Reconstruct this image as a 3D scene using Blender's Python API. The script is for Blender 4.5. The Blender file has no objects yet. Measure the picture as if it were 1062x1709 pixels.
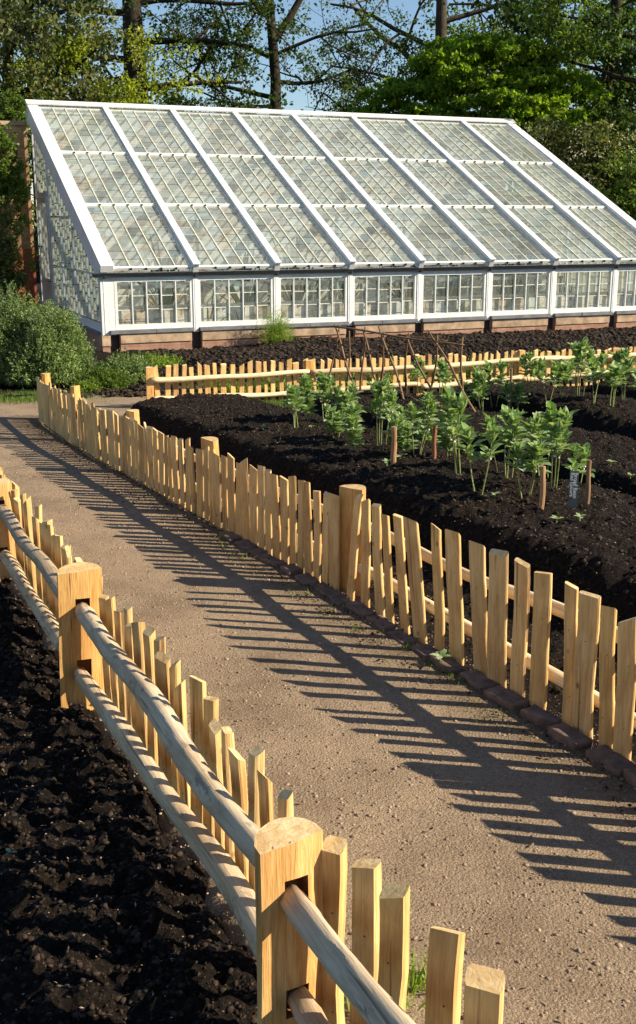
import bpy, bmesh, math, random
import numpy as np
from mathutils import Vector, Matrix, noise as mnoise

# ------------------------------------------------------------------ camera, world, sun, exposure
scn = bpy.context.scene
C = scn.collection
PITCH = math.atan(488 / 1830.0)
CAMH = 2.05
SLOPE = 0.03
cd = bpy.data.cameras.new('camera')
cam = bpy.data.objects.new('camera', cd)
C.objects.link(cam)
cam.location = (0, 0, CAMH)
cam.rotation_euler = (math.pi / 2 - PITCH, 0, 0)
cd.sensor_fit = 'VERTICAL'
cd.sensor_height = 24
cd.lens = 24 * 1830 / 1709.0
cd.clip_end = 2000
cd.clip_start = 0.02
scn.camera = cam

SUN_EL = math.radians(31.5)
SUN_AZ = math.radians(-9)            # measured from +X towards +Y
sdir = Vector((math.cos(SUN_EL) * math.cos(SUN_AZ), math.cos(SUN_EL) * math.sin(SUN_AZ), math.sin(SUN_EL)))
w = bpy.data.worlds.new('World')
scn.world = w
w.use_nodes = True
wn = w.node_tree.nodes
sky = wn.new('ShaderNodeTexSky')
sky.sky_type = 'NISHITA'
sky.sun_disc = False
sky.sun_elevation = SUN_EL
sky.sun_rotation = math.atan2(sdir.x, sdir.y)
sky.air_density = 1.0
sky.dust_density = 0.0
sky.ozone_density = 3.0
w.node_tree.links.new(sky.outputs[0], wn['Background'].inputs[0])
wn['Background'].inputs[1].default_value = 0.072
sl = bpy.data.lights.new('sun', 'SUN')
sl.energy = 5.0
sl.angle = math.radians(0.5)
sl.color = (1.0, 0.88, 0.68)
so = bpy.data.objects.new('sun', sl)
C.objects.link(so)
so.rotation_euler = sdir.to_track_quat('Z', 'Y').to_euler()
scn.view_settings.view_transform = 'Standard'
scn.view_settings.look = 'None'
scn.view_settings.exposure = 0.90
scn.view_settings.gamma = 1
scn.cycles.max_bounces = 8
scn.cycles.transparent_max_bounces = 20
scn.cycles.use_adaptive_sampling = True

R = random.Random(7)
NR = np.random.RandomState(5)


def gz(y):
    return -SLOPE * y


def ray(px, py):
    a = (px - 531) / 1830.0
    b = -(py - 854.5) / 1830.0
    return Vector((a, math.cos(PITCH) + b * math.sin(PITCH), -math.sin(PITCH) + b * math.cos(PITCH)))


def gp(px, py, h=0.0):
    """where the line of sight meets the sloping garden ground raised by h"""
    r = ray(px, py)
    t = (CAMH - h) / (-r.z - SLOPE * r.y)
    return Vector((r.x * t, r.y * t, CAMH + r.z * t))


def at_y(px, py, Y):
    r = ray(px, py)
    t = Y / r.y
    return Vector((r.x * t, Y, CAMH + r.z * t))


# ------------------------------------------------------------------ object helpers
def tag(o, label=None, cat=None, group=None, kind=None):
    if label: o['label'] = label
    if cat: o['category'] = cat
    if group: o['group'] = group
    if kind: o['kind'] = kind
    return o


def empty(name, loc=(0, 0, 0), rotz=0.0):
    o = bpy.data.objects.new(name, None)
    C.objects.link(o)
    o.location = loc
    o.rotation_euler = (0, 0, rotz)
    o.empty_display_size = 0.1
    return o


def mesh_obj(name, V, F, mats, parent=None, smooth=False, mi=None, loc=None, rot=None):
    me = bpy.data.meshes.new(name)
    V = np.asarray(V, dtype=np.float32).reshape(-1, 3)
    if isinstance(F, np.ndarray):
        nf, k = F.shape
        me.vertices.add(len(V))
        me.vertices.foreach_set('co', V.ravel())
        me.loops.add(nf * k)
        me.loops.foreach_set('vertex_index', F.astype(np.int32).ravel())
        me.polygons.add(nf)
        me.polygons.foreach_set('loop_start', np.arange(0, nf * k, k, dtype=np.int32))
        me.polygons.foreach_set('loop_total', np.full(nf, k, dtype=np.int32))
        me.update(calc_edges=True)
    else:
        me.from_pydata([tuple(map(float, v)) for v in V], [], F)
        me.update()
    if not isinstance(mats, (list, tuple)):
        mats = [mats]
    for m in mats:
        me.materials.append(m)
    if mi is not None:
        me.polygons.foreach_set('material_index', np.asarray(mi, dtype=np.int32))
    if smooth:
        me.polygons.foreach_set('use_smooth', np.ones(len(me.polygons), dtype=bool))
    o = bpy.data.objects.new(name, me)
    C.objects.link(o)
    if parent is not None:
        o.parent = parent
    if loc is not None:
        o.location = loc
    if rot is not None:
        o.rotation_euler = rot
    return o


class MB:
    """collects faces, builds one mesh"""
    def __init__(s):
        s.v = []
        s.f = []
        s.m = []

    def add(s, V, F, m=0):
        b = len(s.v)
        s.v.extend([tuple(v) for v in V])
        for f in F:
            s.f.append([i + b for i in f])
            s.m.append(m)

    def box(s, x0, x1, y0, y1, z0, z1, m=0, T=None):
        V = [(x0, y0, z0), (x1, y0, z0), (x1, y1, z0), (x0, y1, z0), (x0, y0, z1), (x1, y0, z1), (x1, y1, z1), (x0, y1, z1)]
        if T: V = [T(*v) for v in V]
        s.add(V, [(0, 3, 2, 1), (4, 5, 6, 7), (0, 1, 5, 4), (1, 2, 6, 5), (2, 3, 7, 6), (3, 0, 4, 7)], m)

    def tube(s, pts, radii, n=8, m=0, cap=True, jit=0.0, rng=R):
        pts = [Vector(p) for p in pts]
        rings = []
        up = Vector((0, 0, 1))
        for i, p in enumerate(pts):
            d = (pts[min(i + 1, len(pts) - 1)] - pts[max(i - 1, 0)]).normalized()
            a = d.cross(up if abs(d.z) < 0.95 else Vector((1, 0, 0))).normalized()
            b = d.cross(a)
            rings.append([p + (a * math.cos(2 * math.pi * k / n) + b * math.sin(2 * math.pi * k / n)) * radii[i] * (1 + rng.uniform(-jit, jit)) for k in range(n)])
        V = [v for r in rings for v in r]
        F = []
        for i in range(len(pts) - 1):
            for k in range(n):
                k2 = (k + 1) % n
                F.append((i * n + k, i * n + k2, (i + 1) * n + k2, (i + 1) * n + k))
        if cap:
            F.append(tuple(range(n - 1, -1, -1)))
            F.append(tuple((len(pts) - 1) * n + k for k in range(n)))
        s.add(V, F, m)

    def build(s, name, mats, parent=None, smooth=False, loc=None, rot=None):
        return mesh_obj(name, s.v, s.f, mats, parent, smooth, s.m, loc, rot)


# ------------------------------------------------------------------ materials
def newmat(name):
    m = bpy.data.materials.new(name)
    m.use_nodes = True
    nt = m.node_tree
    b = nt.nodes['Principled BSDF']
    return m, nt, b


def N(nt, t, **kw):
    n = nt.nodes.new(t)
    for k, v in kw.items():
        if k in n.inputs:
            n.inputs[k].default_value = v
        else:
            setattr(n, k, v)
    return n


def ramp(nt, fac, stops):
    r = nt.nodes.new('ShaderNodeValToRGB')
    el = r.color_ramp.elements
    el[0].position, el[0].color = stops[0][0], (*stops[0][1], 1)
    el[1].position, el[1].color = stops[-1][0], (*stops[-1][1], 1)
    for p, c in stops[1:-1]:
        e = el.new(p)
        e.color = (*c, 1)
    nt.links.new(fac, r.inputs[0])
    return r.outputs[0]


def coords(nt, scale=(1, 1, 1), kind='Object', rnd=False):
    tc = nt.nodes.new('ShaderNodeTexCoord')
    mp = nt.nodes.new('ShaderNodeMapping')
    mp.inputs['Scale'].default_value = scale
    src = tc.outputs[kind]
    if rnd:
        oi = nt.nodes.new('ShaderNodeObjectInfo')
        ml = N(nt, 'ShaderNodeMath', operation='MULTIPLY')
        ml.inputs[1].default_value = 37.0
        nt.links.new(oi.outputs['Random'], ml.inputs[0])
        ad = N(nt, 'ShaderNodeVectorMath', operation='ADD')
        nt.links.new(src, ad.inputs[0])
        nt.links.new(ml.outputs[0], ad.inputs[1])
        src = ad.outputs[0]
    nt.links.new(src, mp.inputs[0])
    return mp.outputs[0]


def noise(nt, vec, scale, detail=4, rough=0.6, dist=0.0):
    n = nt.nodes.new('ShaderNodeTexNoise')
    n.inputs['Scale'].default_value = scale
    n.inputs['Detail'].default_value = detail
    n.inputs['Roughness'].default_value = rough
    n.inputs['Distortion'].default_value = dist
    nt.links.new(vec, n.inputs['Vector'])
    return n.outputs['Fac']


def mixc(nt, fac, a, b, mode='MIX'):
    m = nt.nodes.new('ShaderNodeMix')
    m.data_type = 'RGBA'
    m.blend_type = mode
    for sock, v in ((m.inputs[0], fac), (m.inputs[6], a), (m.inputs[7], b)):
        if isinstance(v, (int, float)):
            sock.default_value = v
        elif isinstance(v, tuple):
            sock.default_value = (*v, 1)
        else:
            nt.links.new(v, sock)
    return m.outputs[2]


def bump(nt, b, h, strength=0.5, dist=0.02):
    bp = nt.nodes.new('ShaderNodeBump')
    bp.inputs['Strength'].default_value = strength
    bp.inputs['Distance'].default_value = dist
    nt.links.new(h, bp.inputs['Height'])
    nt.links.new(bp.outputs[0], b.inputs['Normal'])
    return bp


def math2(nt, op, a, b):
    m = N(nt, 'ShaderNodeMath', operation=op)
    for i, v in enumerate((a, b)):
        if isinstance(v, (int, float)):
            m.inputs[i].default_value = v
        else:
            nt.links.new(v, m.inputs[i])
    return m.outputs[0]


def wood(name, light, mid, dark, knots=True, patch=None, gs=1.0):
    m, nt, b = newmat(name)
    v = coords(nt, (1, 1, 0.05), rnd=True)
    g = noise(nt, v, 90 * gs, 5, 0.65, 0.6)
    v2 = coords(nt, (1, 1, 0.25), rnd=True)
    g2 = noise(nt, v2, 11, 4, 0.6, 0.8)
    c = ramp(nt, g, [(0.36, mid), (0.56, light)])
    c = mixc(nt, ramp(nt, g2, [(0.42, (0, 0, 0)), (0.7, (1, 1, 1))]), c, mixc(nt, 0.65, c, dark))
    oi = nt.nodes.new('ShaderNodeObjectInfo')
    tint = ramp(nt, oi.outputs['Random'], [(0.0, (0.74, 0.66, 0.56)), (0.25, (1.0, 0.95, 0.86)), (0.5, (0.90, 0.82, 0.66)), (0.75, (1.05, 0.98, 0.88)), (1.0, (0.86, 0.84, 0.80))])
    c = mixc(nt, 1.0, c, tint, 'MULTIPLY')
    # thin dark checks along the grain
    v4 = coords(nt, (1, 1, 0.025), rnd=True)
    ck = noise(nt, v4, 45 * gs, 2, 0.5, 0.2)
    ckm = ramp(nt, ck, [(0.66, (0, 0, 0)), (0.72, (1, 1, 1))])
    c = mixc(nt, math2(nt, 'MULTIPLY', ckm, 0.7), c, (dark[0] * 0.35, dark[1] * 0.3, dark[2] * 0.3))
    if knots:
        v3 = coords(nt, (1, 1, 0.6), rnd=True)
        vo = N(nt, 'ShaderNodeTexVoronoi')
        vo.inputs['Scale'].default_value = 9
        nt.links.new(v3, vo.inputs['Vector'])
        k = ramp(nt, vo.outputs['Distance'], [(0.05, (1, 1, 1)), (0.11, (0, 0, 0))])
        c = mixc(nt, math2(nt, 'MULTIPLY', k, 0.8), c, (dark[0] * 0.4, dark[1] * 0.35, dark[2] * 0.35))
    if patch:
        v5 = coords(nt, (1, 1, 0.45), rnd=True)
        pn = noise(nt, v5, 16, 6, 0.72, 0.3)
        c = mixc(nt, ramp(nt, pn, [(0.56, (0, 0, 0)), (0.66, (1, 1, 1))]), c, patch)
    nt.links.new(c, b.inputs['Base Color'])
    b.inputs['Roughness'].default_value = 0.72
    b.inputs['Specular IOR Level'].default_value = 0.25
    bump(nt, b, math2(nt, 'SUBTRACT', math2(nt, 'ADD', g, g2), math2(nt, 'MULTIPLY', ckm, 0.8)), 0.55, 0.006)
    return m


M = {}
M['paling'] = wood('cleft_wood', (0.80, 0.58, 0.28), (0.62, 0.41, 0.17), (0.42, 0.22, 0.08))
M['postwood'] = wood('post_wood', (0.80, 0.53, 0.22), (0.60, 0.33, 0.105), (0.48, 0.20, 0.055), knots=False, gs=1.4)
M['endgrain'] = wood('end_grain', (0.80, 0.64, 0.38), (0.66, 0.46, 0.22), (0.50, 0.30, 0.12), knots=False, gs=0.5)
M['rail'] = wood('peeled_rail', (0.66, 0.56, 0.42), (0.48, 0.39, 0.28), (0.40, 0.26, 0.14), knots=True, patch=(0.24, 0.19, 0.135))
M['railnew'] = wood('pale_rail', (0.84, 0.74, 0.54), (0.72, 0.57, 0.36), (0.5, 0.33, 0.17), knots=True)
M['slot'] = wood('slot_wood', (0.35, 0.18, 0.07), (0.22, 0.10, 0.04), (0.12, 0.05, 0.02), knots=False)
M['bark'] = wood('hazel_bark', (0.30, 0.19, 0.11), (0.22, 0.13, 0.07), (0.10, 0.06, 0.035), knots=False)


def soil_mat(name, c1, c2, c3, sc=1.0, bs=1.0):
    m, nt, b = newmat(name)
    v = coords(nt, (1, 1, 1))
    n1 = noise(nt, v, 38 * sc, 8, 0.78)
    n2 = noise(nt, v, 9 * sc, 4, 0.6)
    n3 = noise(nt, v, 140 * sc, 3, 0.7)
    vo = N(nt, 'ShaderNodeTexVoronoi')
    vo.inputs['Scale'].default_value = 42 * sc
    nt.links.new(v, vo.inputs['Vector'])
    c = ramp(nt, n1, [(0.38, c1), (0.56, c2), (0.72, c3)])
    c = mixc(nt, ramp(nt, n3, [(0.66, (0, 0, 0)), (0.74, (1, 1, 1))]), c, (c3[0] * 2.2, c3[1] * 2.0, c3[2] * 1.9))
    nt.links.new(c, b.inputs['Base Color'])
    b.inputs['Roughness'].default_value = 0.95
    b.inputs['Specular IOR Level'].default_value = 0.15
    h = math2(nt, 'ADD', math2(nt, 'MULTIPLY', n1, 1.2), math2(nt, 'ADD', n2, math2(nt, 'MULTIPLY', vo.outputs['Distance'], -0.5)))
    bump(nt, b, h, 1.0 * bs, 0.05 / sc)
    return m


M['soil'] = soil_mat('dark_compost', (0.005, 0.0035, 0.0025), (0.024, 0.016, 0.011), (0.11, 0.078, 0.055))
M['soil_far'] = soil_mat('far_compost', (0.008, 0.005, 0.004), (0.022, 0.015, 0.011), (0.06, 0.042, 0.034), 0.6)
M['soil_brown'] = soil_mat('brown_soil', (0.004, 0.003, 0.0022), (0.026, 0.018, 0.013), (0.13, 0.09, 0.066))


def gravel_mat(name, base, light, dark, moss=None, litter=False):
    m, nt, b = newmat(name)
    v = coords(nt, (1, 1, 1))
    vo = N(nt, 'ShaderNodeTexVoronoi')
    vo.inputs['Scale'].default_value = 95
    nt.links.new(v, vo.inputs['Vector'])
    n1 = noise(nt, v, 160, 4, 0.75)
    n2 = noise(nt, v, 2.2, 6, 0.62)
    n3 = noise(nt, v, 18, 5, 0.6)
    c = ramp(nt, n1, [(0.35, dark), (0.52, base), (0.7, light)])
    stone = mixc(nt, ramp(nt, vo.outputs['Color'], [(0.2, (0, 0, 0)), (0.8, (1, 1, 1))]), dark, light)
    c = mixc(nt, math2(nt, 'MULTIPLY', ramp(nt, n3, [(0.45, (0, 0, 0)), (0.6, (1, 1, 1))]), 0.35), c, stone)
    c = mixc(nt, 1.0, c, ramp(nt, n2, [(0.30, (0.72, 0.69, 0.66)), (0.5, (0.98, 0.97, 0.95)), (0.68, (1.14, 1.12, 1.08))]), 'MULTIPLY')
    if litter:
        at_ = N(nt, 'ShaderNodeAttribute', attribute_name='litter')
        n6 = noise(nt, v, 55, 5, 0.75)
        n5 = noise(nt, v, 5, 5, 0.7)
        f = math2(nt, 'MULTIPLY', at_.outputs['Fac'], ramp(nt, n6, [(0.36, (0, 0, 0)), (0.56, (1, 1, 1))]))
        c = mixc(nt, math2(nt, 'MULTIPLY', f, 0.85), c, (0.075, 0.052, 0.034))
        f2 = math2(nt, 'MULTIPLY', math2(nt, 'MULTIPLY', at_.outputs['Fac'], ramp(nt, n5, [(0.48, (0, 0, 0)), (0.62, (1, 1, 1))])), ramp(nt, n6, [(0.5, (0, 0, 0)), (0.6, (1, 1, 1))]))
        c = mixc(nt, math2(nt, 'MULTIPLY', f2, 0.8), c, (0.22, 0.19, 0.06))
    if moss:
        n5 = noise(nt, v, 7, 6, 0.7)
        n6 = noise(nt, v, 60, 4, 0.7)
        c = mixc(nt, ramp(nt, n6, [(0.45, (0, 0, 0)), (0.6, (0.75, 0.75, 0.75))]), c, (0.05, 0.035, 0.022))
        c = mixc(nt, math2(nt, 'MULTIPLY', ramp(nt, n5, [(0.5, (0, 0, 0)), (0.6, (1, 1, 1))]), ramp(nt, n6, [(0.4, (0, 0, 0)), (0.55, (1, 1, 1))])), c, moss)
    nt.links.new(c, b.inputs['Base Color'])
    b.inputs['Roughness'].default_value = 0.95
    b.inputs['Specular IOR Level'].default_value = 0.15
    h = math2(nt, 'ADD', math2(nt, 'MULTIPLY', vo.outputs['Distance'], -0.8), math2(nt, 'ADD', n1, math2(nt, 'MULTIPLY', n3, 1.0)))
    bump(nt, b, h, 0.8, 0.008)
    return m


M['path'] = gravel_mat('path_gravel', (0.295, 0.216, 0.146), (0.48, 0.375, 0.255), (0.16, 0.114, 0.078), litter=True)
M['verge0'] = gravel_mat('mossy_verge', (0.17, 0.125, 0.085), (0.30, 0.22, 0.13), (0.07, 0.05, 0.035), (0.20, 0.19, 0.04))


def simple(name, col, rough=0.6, var=0.1, scale=6.0, bs=0.0, spec=0.4, rnd=False, metal=0.0):
    m, nt, b = newmat(name)
    v = coords(nt, (1, 1, 1), rnd=rnd)
    n = noise(nt, v, scale, 5, 0.65)
    lo = tuple(x * (1 - var) for x in col)
    hi = tuple(min(1, x * (1 + var)) for x in col)
    nt.links.new(ramp(nt, n, [(0.3, lo), (0.7, hi)]), b.inputs['Base Color'])
    b.inputs['Roughness'].default_value = rough
    b.inputs['Specular IOR Level'].default_value = spec
    b.inputs['Metallic'].default_value = metal
    if bs:
        bump(nt, b, n, bs, 0.01)
    return m


def white_paint():
    m, nt, b = newmat('weathered_white_paint')
    v = coords(nt, (1, 1, 1))
    n = noise(nt, v, 3.0, 6, 0.7)
    n2 = noise(nt, v, 30, 5, 0.7)
    c = ramp(nt, n, [(0.3, (0.66, 0.66, 0.62)), (0.6, (0.80, 0.80, 0.78))])
    c = mixc(nt, ramp(nt, n2, [(0.54, (0, 0, 0)), (0.72, (0.75, 0.75, 0.75))]), c, (0.40, 0.39, 0.31))
    nt.links.new(c, b.inputs['Base Color'])
    b.inputs['Roughness'].default_value = 0.5
    return m


M['white'] = white_paint()
M['bar'] = simple('mossy_white_bar', (0.66, 0.65, 0.52), 0.6, 0.25, 8)
M['gutter'] = simple('black_gutter', (0.03, 0.03, 0.035), 0.4, 0.3, 8)
M['slate'] = simple('slate_sill', (0.16, 0.16, 0.17), 0.7, 0.3, 5, 0.3)
M['stone'] = simple('sandstone_block', (0.40, 0.28, 0.185), 0.85, 0.45, 4, 0.6, 0.2, rnd=True)
M['darkgap'] = simple('dark_gap_stone', (0.05, 0.04, 0.035), 0.9, 0.3, 5)  # near-black colour of the footing seen between the plinth blocks
M['litterleaf'] = simple('dry_leaf', (0.20, 0.13, 0.07), 0.9, 0.6, 9)
M['steel'] = simple('grey_steel', (0.28, 0.31, 0.31), 0.5, 0.15, 8)
M['pot'] = simple('clay_pot', (0.40, 0.17, 0.09), 0.85, 0.2, 12)
M['label'] = simple('slate_label', (0.10, 0.12, 0.12), 0.75, 0.15, 10, 0.0, 0.15)
M['chalk'] = simple('white_lettering', (0.80, 0.80, 0.76), 0.7, 0.05, 10)
M['pebble'] = simple('pebble', (0.27, 0.20, 0.14), 0.9, 0.6, 14, 0.0, 0.2)
M['clod'] = simple('soil_clod', (0.040, 0.028, 0.020), 0.95, 0.95, 25, 0.0, 0.15)
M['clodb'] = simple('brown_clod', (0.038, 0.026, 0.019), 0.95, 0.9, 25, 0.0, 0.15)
M['interior'] = simple('interior_floor', (0.33, 0.27, 0.20), 0.9, 0.3, 3)


def brick_mat(name, c1, c2, mortar, scale=1.0, wash=None, bs=0.4, washlo=0.42):
    m, nt, b = newmat(name)
    v = coords(nt, (1, 1, 1))
    # wall faces run along x (z up): feed (x + y, z)
    sp = nt.nodes.new('ShaderNodeSeparateXYZ')
    nt.links.new(v, sp.inputs[0])
    cb = nt.nodes.new('ShaderNodeCombineXYZ')
    nt.links.new(math2(nt, 'ADD', sp.outputs[0], sp.outputs[1]), cb.inputs[0])
    nt.links.new(sp.outputs[2], cb.inputs[1])
    br = nt.nodes.new('ShaderNodeTexBrick')
    br.inputs['Scale'].default_value = scale
    br.inputs['Brick Width'].default_value = 0.23
    br.inputs['Row Height'].default_value = 0.077
    br.inputs['Mortar Size'].default_value = 0.008
    br.inputs['Color1'].default_value = (*c1, 1)
    br.inputs['Color2'].default_value = (*c2, 1)
    br.inputs['Mortar'].default_value = (*mortar, 1)
    nt.links.new(cb.outputs[0], br.inputs['Vector'])
    n = noise(nt, v, 4, 6, 0.7)
    c = mixc(nt, 1.0, br.outputs['Color'], ramp(nt, n, [(0.3, (0.65, 0.62, 0.6)), (0.7, (1.15, 1.12, 1.1))]), 'MULTIPLY')
    if wash:
        n2 = noise(nt, v, 1.6, 7, 0.72)
        c = mixc(nt, ramp(nt, n2, [(washlo, (0, 0, 0)), (washlo + 0.12, (0.9, 0.9, 0.9))]), c, wash)
    nt.links.new(c, b.inputs['Base Color'])
    b.inputs['Roughness'].default_value = 0.9
    b.inputs['Specular IOR Level'].default_value = 0.15
    bump(nt, b, math2(nt, 'ADD', math2(nt, 'MULTIPLY', br.outputs['Fac'], -1.0), n), bs, 0.01)
    return m


M['brick'] = brick_mat('shaded_red_brick', (0.46, 0.12, 0.06), (0.36, 0.10, 0.05), (0.22, 0.15, 0.10))
M['brick_up'] = brick_mat('sunlit_orange_brick', (0.66, 0.38, 0.18), (0.56, 0.30, 0.14), (0.42, 0.32, 0.2))  # sunlit upper wall orange, shaded lower wall red: light put into the brick colours
M['brick_base'] = brick_mat('salmon_brick', (0.44, 0.25, 0.17), (0.36, 0.19, 0.13), (0.30, 0.24, 0.19))
M['wash'] = brick_mat('limewashed_wall', (0.50, 0.36, 0.25), (0.58, 0.45, 0.33), (0.35, 0.29, 0.22), 0.5, (0.74, 0.75, 0.72), 0.4, 0.40)
M['washlow'] = brick_mat('rubble_bed_wall', (0.46, 0.33, 0.22), (0.55, 0.44, 0.33), (0.22, 0.17, 0.13), 0.45, (0.78, 0.74, 0.66), 0.4, 0.42)


def glass_mat(name, milk0, milk1):
    m, nt, b = newmat(name)
    out = nt.nodes['Material Output']
    g = nt.nodes.new('ShaderNodeNewGeometry')
    rnd = g.outputs['Random Per Island']
    tr = nt.nodes.new('ShaderNodeBsdfTransparent')
    nt.links.new(ramp(nt, rnd, [(0.0, (0.78, 0.86, 0.84)), (0.4, (0.93, 0.97, 0.97)), (0.7, (0.95, 0.95, 0.91)), (1.0, (0.80, 0.92, 0.96))]), tr.inputs[0])
    df = nt.nodes.new('ShaderNodeBsdfDiffuse')
    nt.links.new(ramp(nt, rnd, [(0.0, (0.50, 0.58, 0.52)), (0.3, (0.70, 0.73, 0.66)), (0.6, (0.52, 0.66, 0.68)), (0.8, (0.68, 0.66, 0.54)), (1.0, (0.58, 0.70, 0.74))]), df.inputs[0])
    tl = nt.nodes.new('ShaderNodeBsdfTranslucent')
    tl.inputs[0].default_value = (0.72, 0.75, 0.68, 1)
    mm = nt.nodes.new('ShaderNodeMixShader')
    mm.inputs[0].default_value = 0.30
    nt.links.new(df.outputs[0], mm.inputs[1])
    nt.links.new(tl.outputs[0], mm.inputs[2])
    v = coords(nt, (1, 1, 1))
    n = ramp(nt, noise(nt, v, 1.1, 5, 0.7), [(0.3, (0, 0, 0)), (0.7, (1, 1, 1))])
    wn_ = N(nt, 'ShaderNodeTexWhiteNoise', noise_dimensions='1D')
    nt.links.new(rnd, wn_.inputs['W'])
    f = math2(nt, 'MULTIPLY', math2(nt, 'ADD', math2(nt, 'MULTIPLY', n, 0.8), math2(nt, 'MULTIPLY', wn_.outputs['Value'], 0.6)), milk1 - milk0)
    f = math2(nt, 'ADD', f, milk0)
    mx = nt.nodes.new('ShaderNodeMixShader')
    nt.links.new(f, mx.inputs[0])
    nt.links.new(tr.outputs[0], mx.inputs[1])
    nt.links.new(mm.outputs[0], mx.inputs[2])
    gl = nt.nodes.new('ShaderNodeBsdfGlossy')
    gl.inputs['Roughness'].default_value = 0.06
    lw = nt.nodes.new('ShaderNodeFresnel')
    nt.links.new(math2(nt, 'ADD', 1.5, math2(nt, 'MULTIPLY', g.outputs['Backfacing'], 1 / 1.5 - 1.5)), lw.inputs[0])
    n7 = noise(nt, v, 5, 3, 0.6)
    bp = nt.nodes.new('ShaderNodeBump')
    bp.inputs['Strength'].default_value = 0.3
    bp.inputs['Distance'].default_value = 0.02
    nt.links.new(n7, bp.inputs['Height'])
    nt.links.new(bp.outputs[0], gl.inputs['Normal'])
    m2 = nt.nodes.new('ShaderNodeMixShader')
    nt.links.new(lw.outputs[0], m2.inputs[0])
    nt.links.new(mx.outputs[0], m2.inputs[1])
    nt.links.new(gl.outputs[0], m2.inputs[2])
    nt.links.new(m2.outputs[0], out.inputs[0])
    return m


M['roofglass'] = glass_mat('old_roof_glass', 0.08, 0.50)
M['sideglass'] = glass_mat('old_side_glass', 0.04, 0.20)
M['gableglass'] = glass_mat('old_gable_glass', 0.40, 0.75)
M['lap'] = simple('lap_dirt', (0.10, 0.11, 0.08), 0.8, 0.5, 12)
M['laplight'] = simple('lap_lime', (0.55, 0.56, 0.46), 0.7, 0.3, 12)


def leaf_mat(name, a, b_, c, trans=0.35, rough=0.5):
    m, nt, b = newmat(name)
    out = nt.nodes['Material Output']
    g = nt.nodes.new('ShaderNodeNewGeometry')
    col = ramp(nt, g.outputs['Random Per Island'], [(0.0, a), (0.5, b_), (1.0, c)])
    v = coords(nt, (1, 1, 1), 'Object')
    n = noise(nt, v, 0.9, 3, 0.5)
    col = mixc(nt, 1.0, col, ramp(nt, n, [(0.35, (0.75, 0.78, 0.8)), (0.65, (1.2, 1.15, 1.0))]), 'MULTIPLY')
    nt.links.new(col, b.inputs['Base Color'])
    b.inputs['Roughness'].default_value = rough
    b.inputs['Specular IOR Level'].default_value = 0.3
    t = nt.nodes.new('ShaderNodeBsdfTranslucent')
    nt.links.new(mixc(nt, 1.0, col, (1.3, 1.35, 0.6), 'MULTIPLY'), t.inputs[0])
    mx = nt.nodes.new('ShaderNodeMixShader')
    mx.inputs[0].default_value = trans
    nt.links.new(b.outputs[0], mx.inputs[1])
    nt.links.new(t.outputs[0], mx.inputs[2])
    nt.links.new(mx.outputs[0], out.inputs[0])
    return m


M['leaf_dark'] = leaf_mat('dark_tree_leaf', (0.022, 0.045, 0.010), (0.045, 0.085, 0.016), (0.09, 0.14, 0.028), 0.4)
M['leaf_mid'] = leaf_mat('mid_tree_leaf', (0.05, 0.09, 0.016), (0.105, 0.175, 0.028), (0.19, 0.27, 0.045), 0.45)
M['leaf_yellow'] = leaf_mat('yellow_green_leaf', (0.15, 0.19, 0.02), (0.27, 0.33, 0.035), (0.42, 0.46, 0.06), 0.45)
M['leaf_maple'] = leaf_mat('bright_green_leaf', (0.11, 0.20, 0.018), (0.20, 0.32, 0.026), (0.32, 0.44, 0.045), 0.45)
M['leaf_olive'] = leaf_mat('olive_leaf', (0.05, 0.075, 0.025), (0.11, 0.135, 0.04), (0.20, 0.20, 0.07), 0.35)
M['leaf_herb'] = leaf_mat('grey_green_leaf', (0.09, 0.145, 0.035), (0.18, 0.26, 0.08), (0.30, 0.38, 0.18), 0.25)
M['leaf_bean'] = leaf_mat('bean_leaf', (0.16, 0.27, 0.10), (0.29, 0.42, 0.17), (0.50, 0.58, 0.38), 0.35, 0.5)
M['leaf_lime'] = leaf_mat('lime_leaf', (0.13, 0.22, 0.03), (0.20, 0.30, 0.04), (0.30, 0.38, 0.07), 0.4)
M['leaf_grass'] = leaf_mat('grass_blade', (0.06, 0.12, 0.02), (0.10, 0.17, 0.03), (0.18, 0.22, 0.06), 0.35)
M['stem'] = simple('bean_stem', (0.20, 0.23, 0.07), 0.6, 0.35, 30)
M['flower'] = simple('white_flower', (0.75, 0.73, 0.68), 0.6, 0.15, 60)
M['blossom'] = leaf_mat('pale_blossom', (0.40, 0.36, 0.28), (0.55, 0.5, 0.40), (0.62, 0.58, 0.50), 0.3)
M['trunk'] = simple('tree_bark', (0.036, 0.028, 0.020), 0.95, 0.5, 5, 0.8, 0.1)
M['trunk_mid'] = simple('brown_bark', (0.07, 0.055, 0.04), 0.95, 0.4, 5, 0.8, 0.1)
M['trunk_light'] = simple('grey_bark', (0.20, 0.17, 0.13), 0.95, 0.3, 5, 0.8, 0.1)

# ------------------------------------------------------------------ value noise for height fields
_tab = NR.rand(256, 256)


def vn(x, y):
    x = np.asarray(x, dtype=float) + 1000.0
    y = np.asarray(y, dtype=float) + 1000.0
    xi = np.floor(x).astype(int); yi = np.floor(y).astype(int)
    fx = x - xi; fy = y - yi
    fx = fx * fx * (3 - 2 * fx); fy = fy * fy * (3 - 2 * fy)
    a = _tab[xi % 256, yi % 256]; b = _tab[(xi + 1) % 256, yi % 256]
    c = _tab[xi % 256, (yi + 1) % 256]; d = _tab[(xi + 1) % 256, (yi + 1) % 256]
    return (a * (1 - fx) + b * fx) * (1 - fy) + (c * (1 - fx) + d * fx) * fy - 0.5


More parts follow.
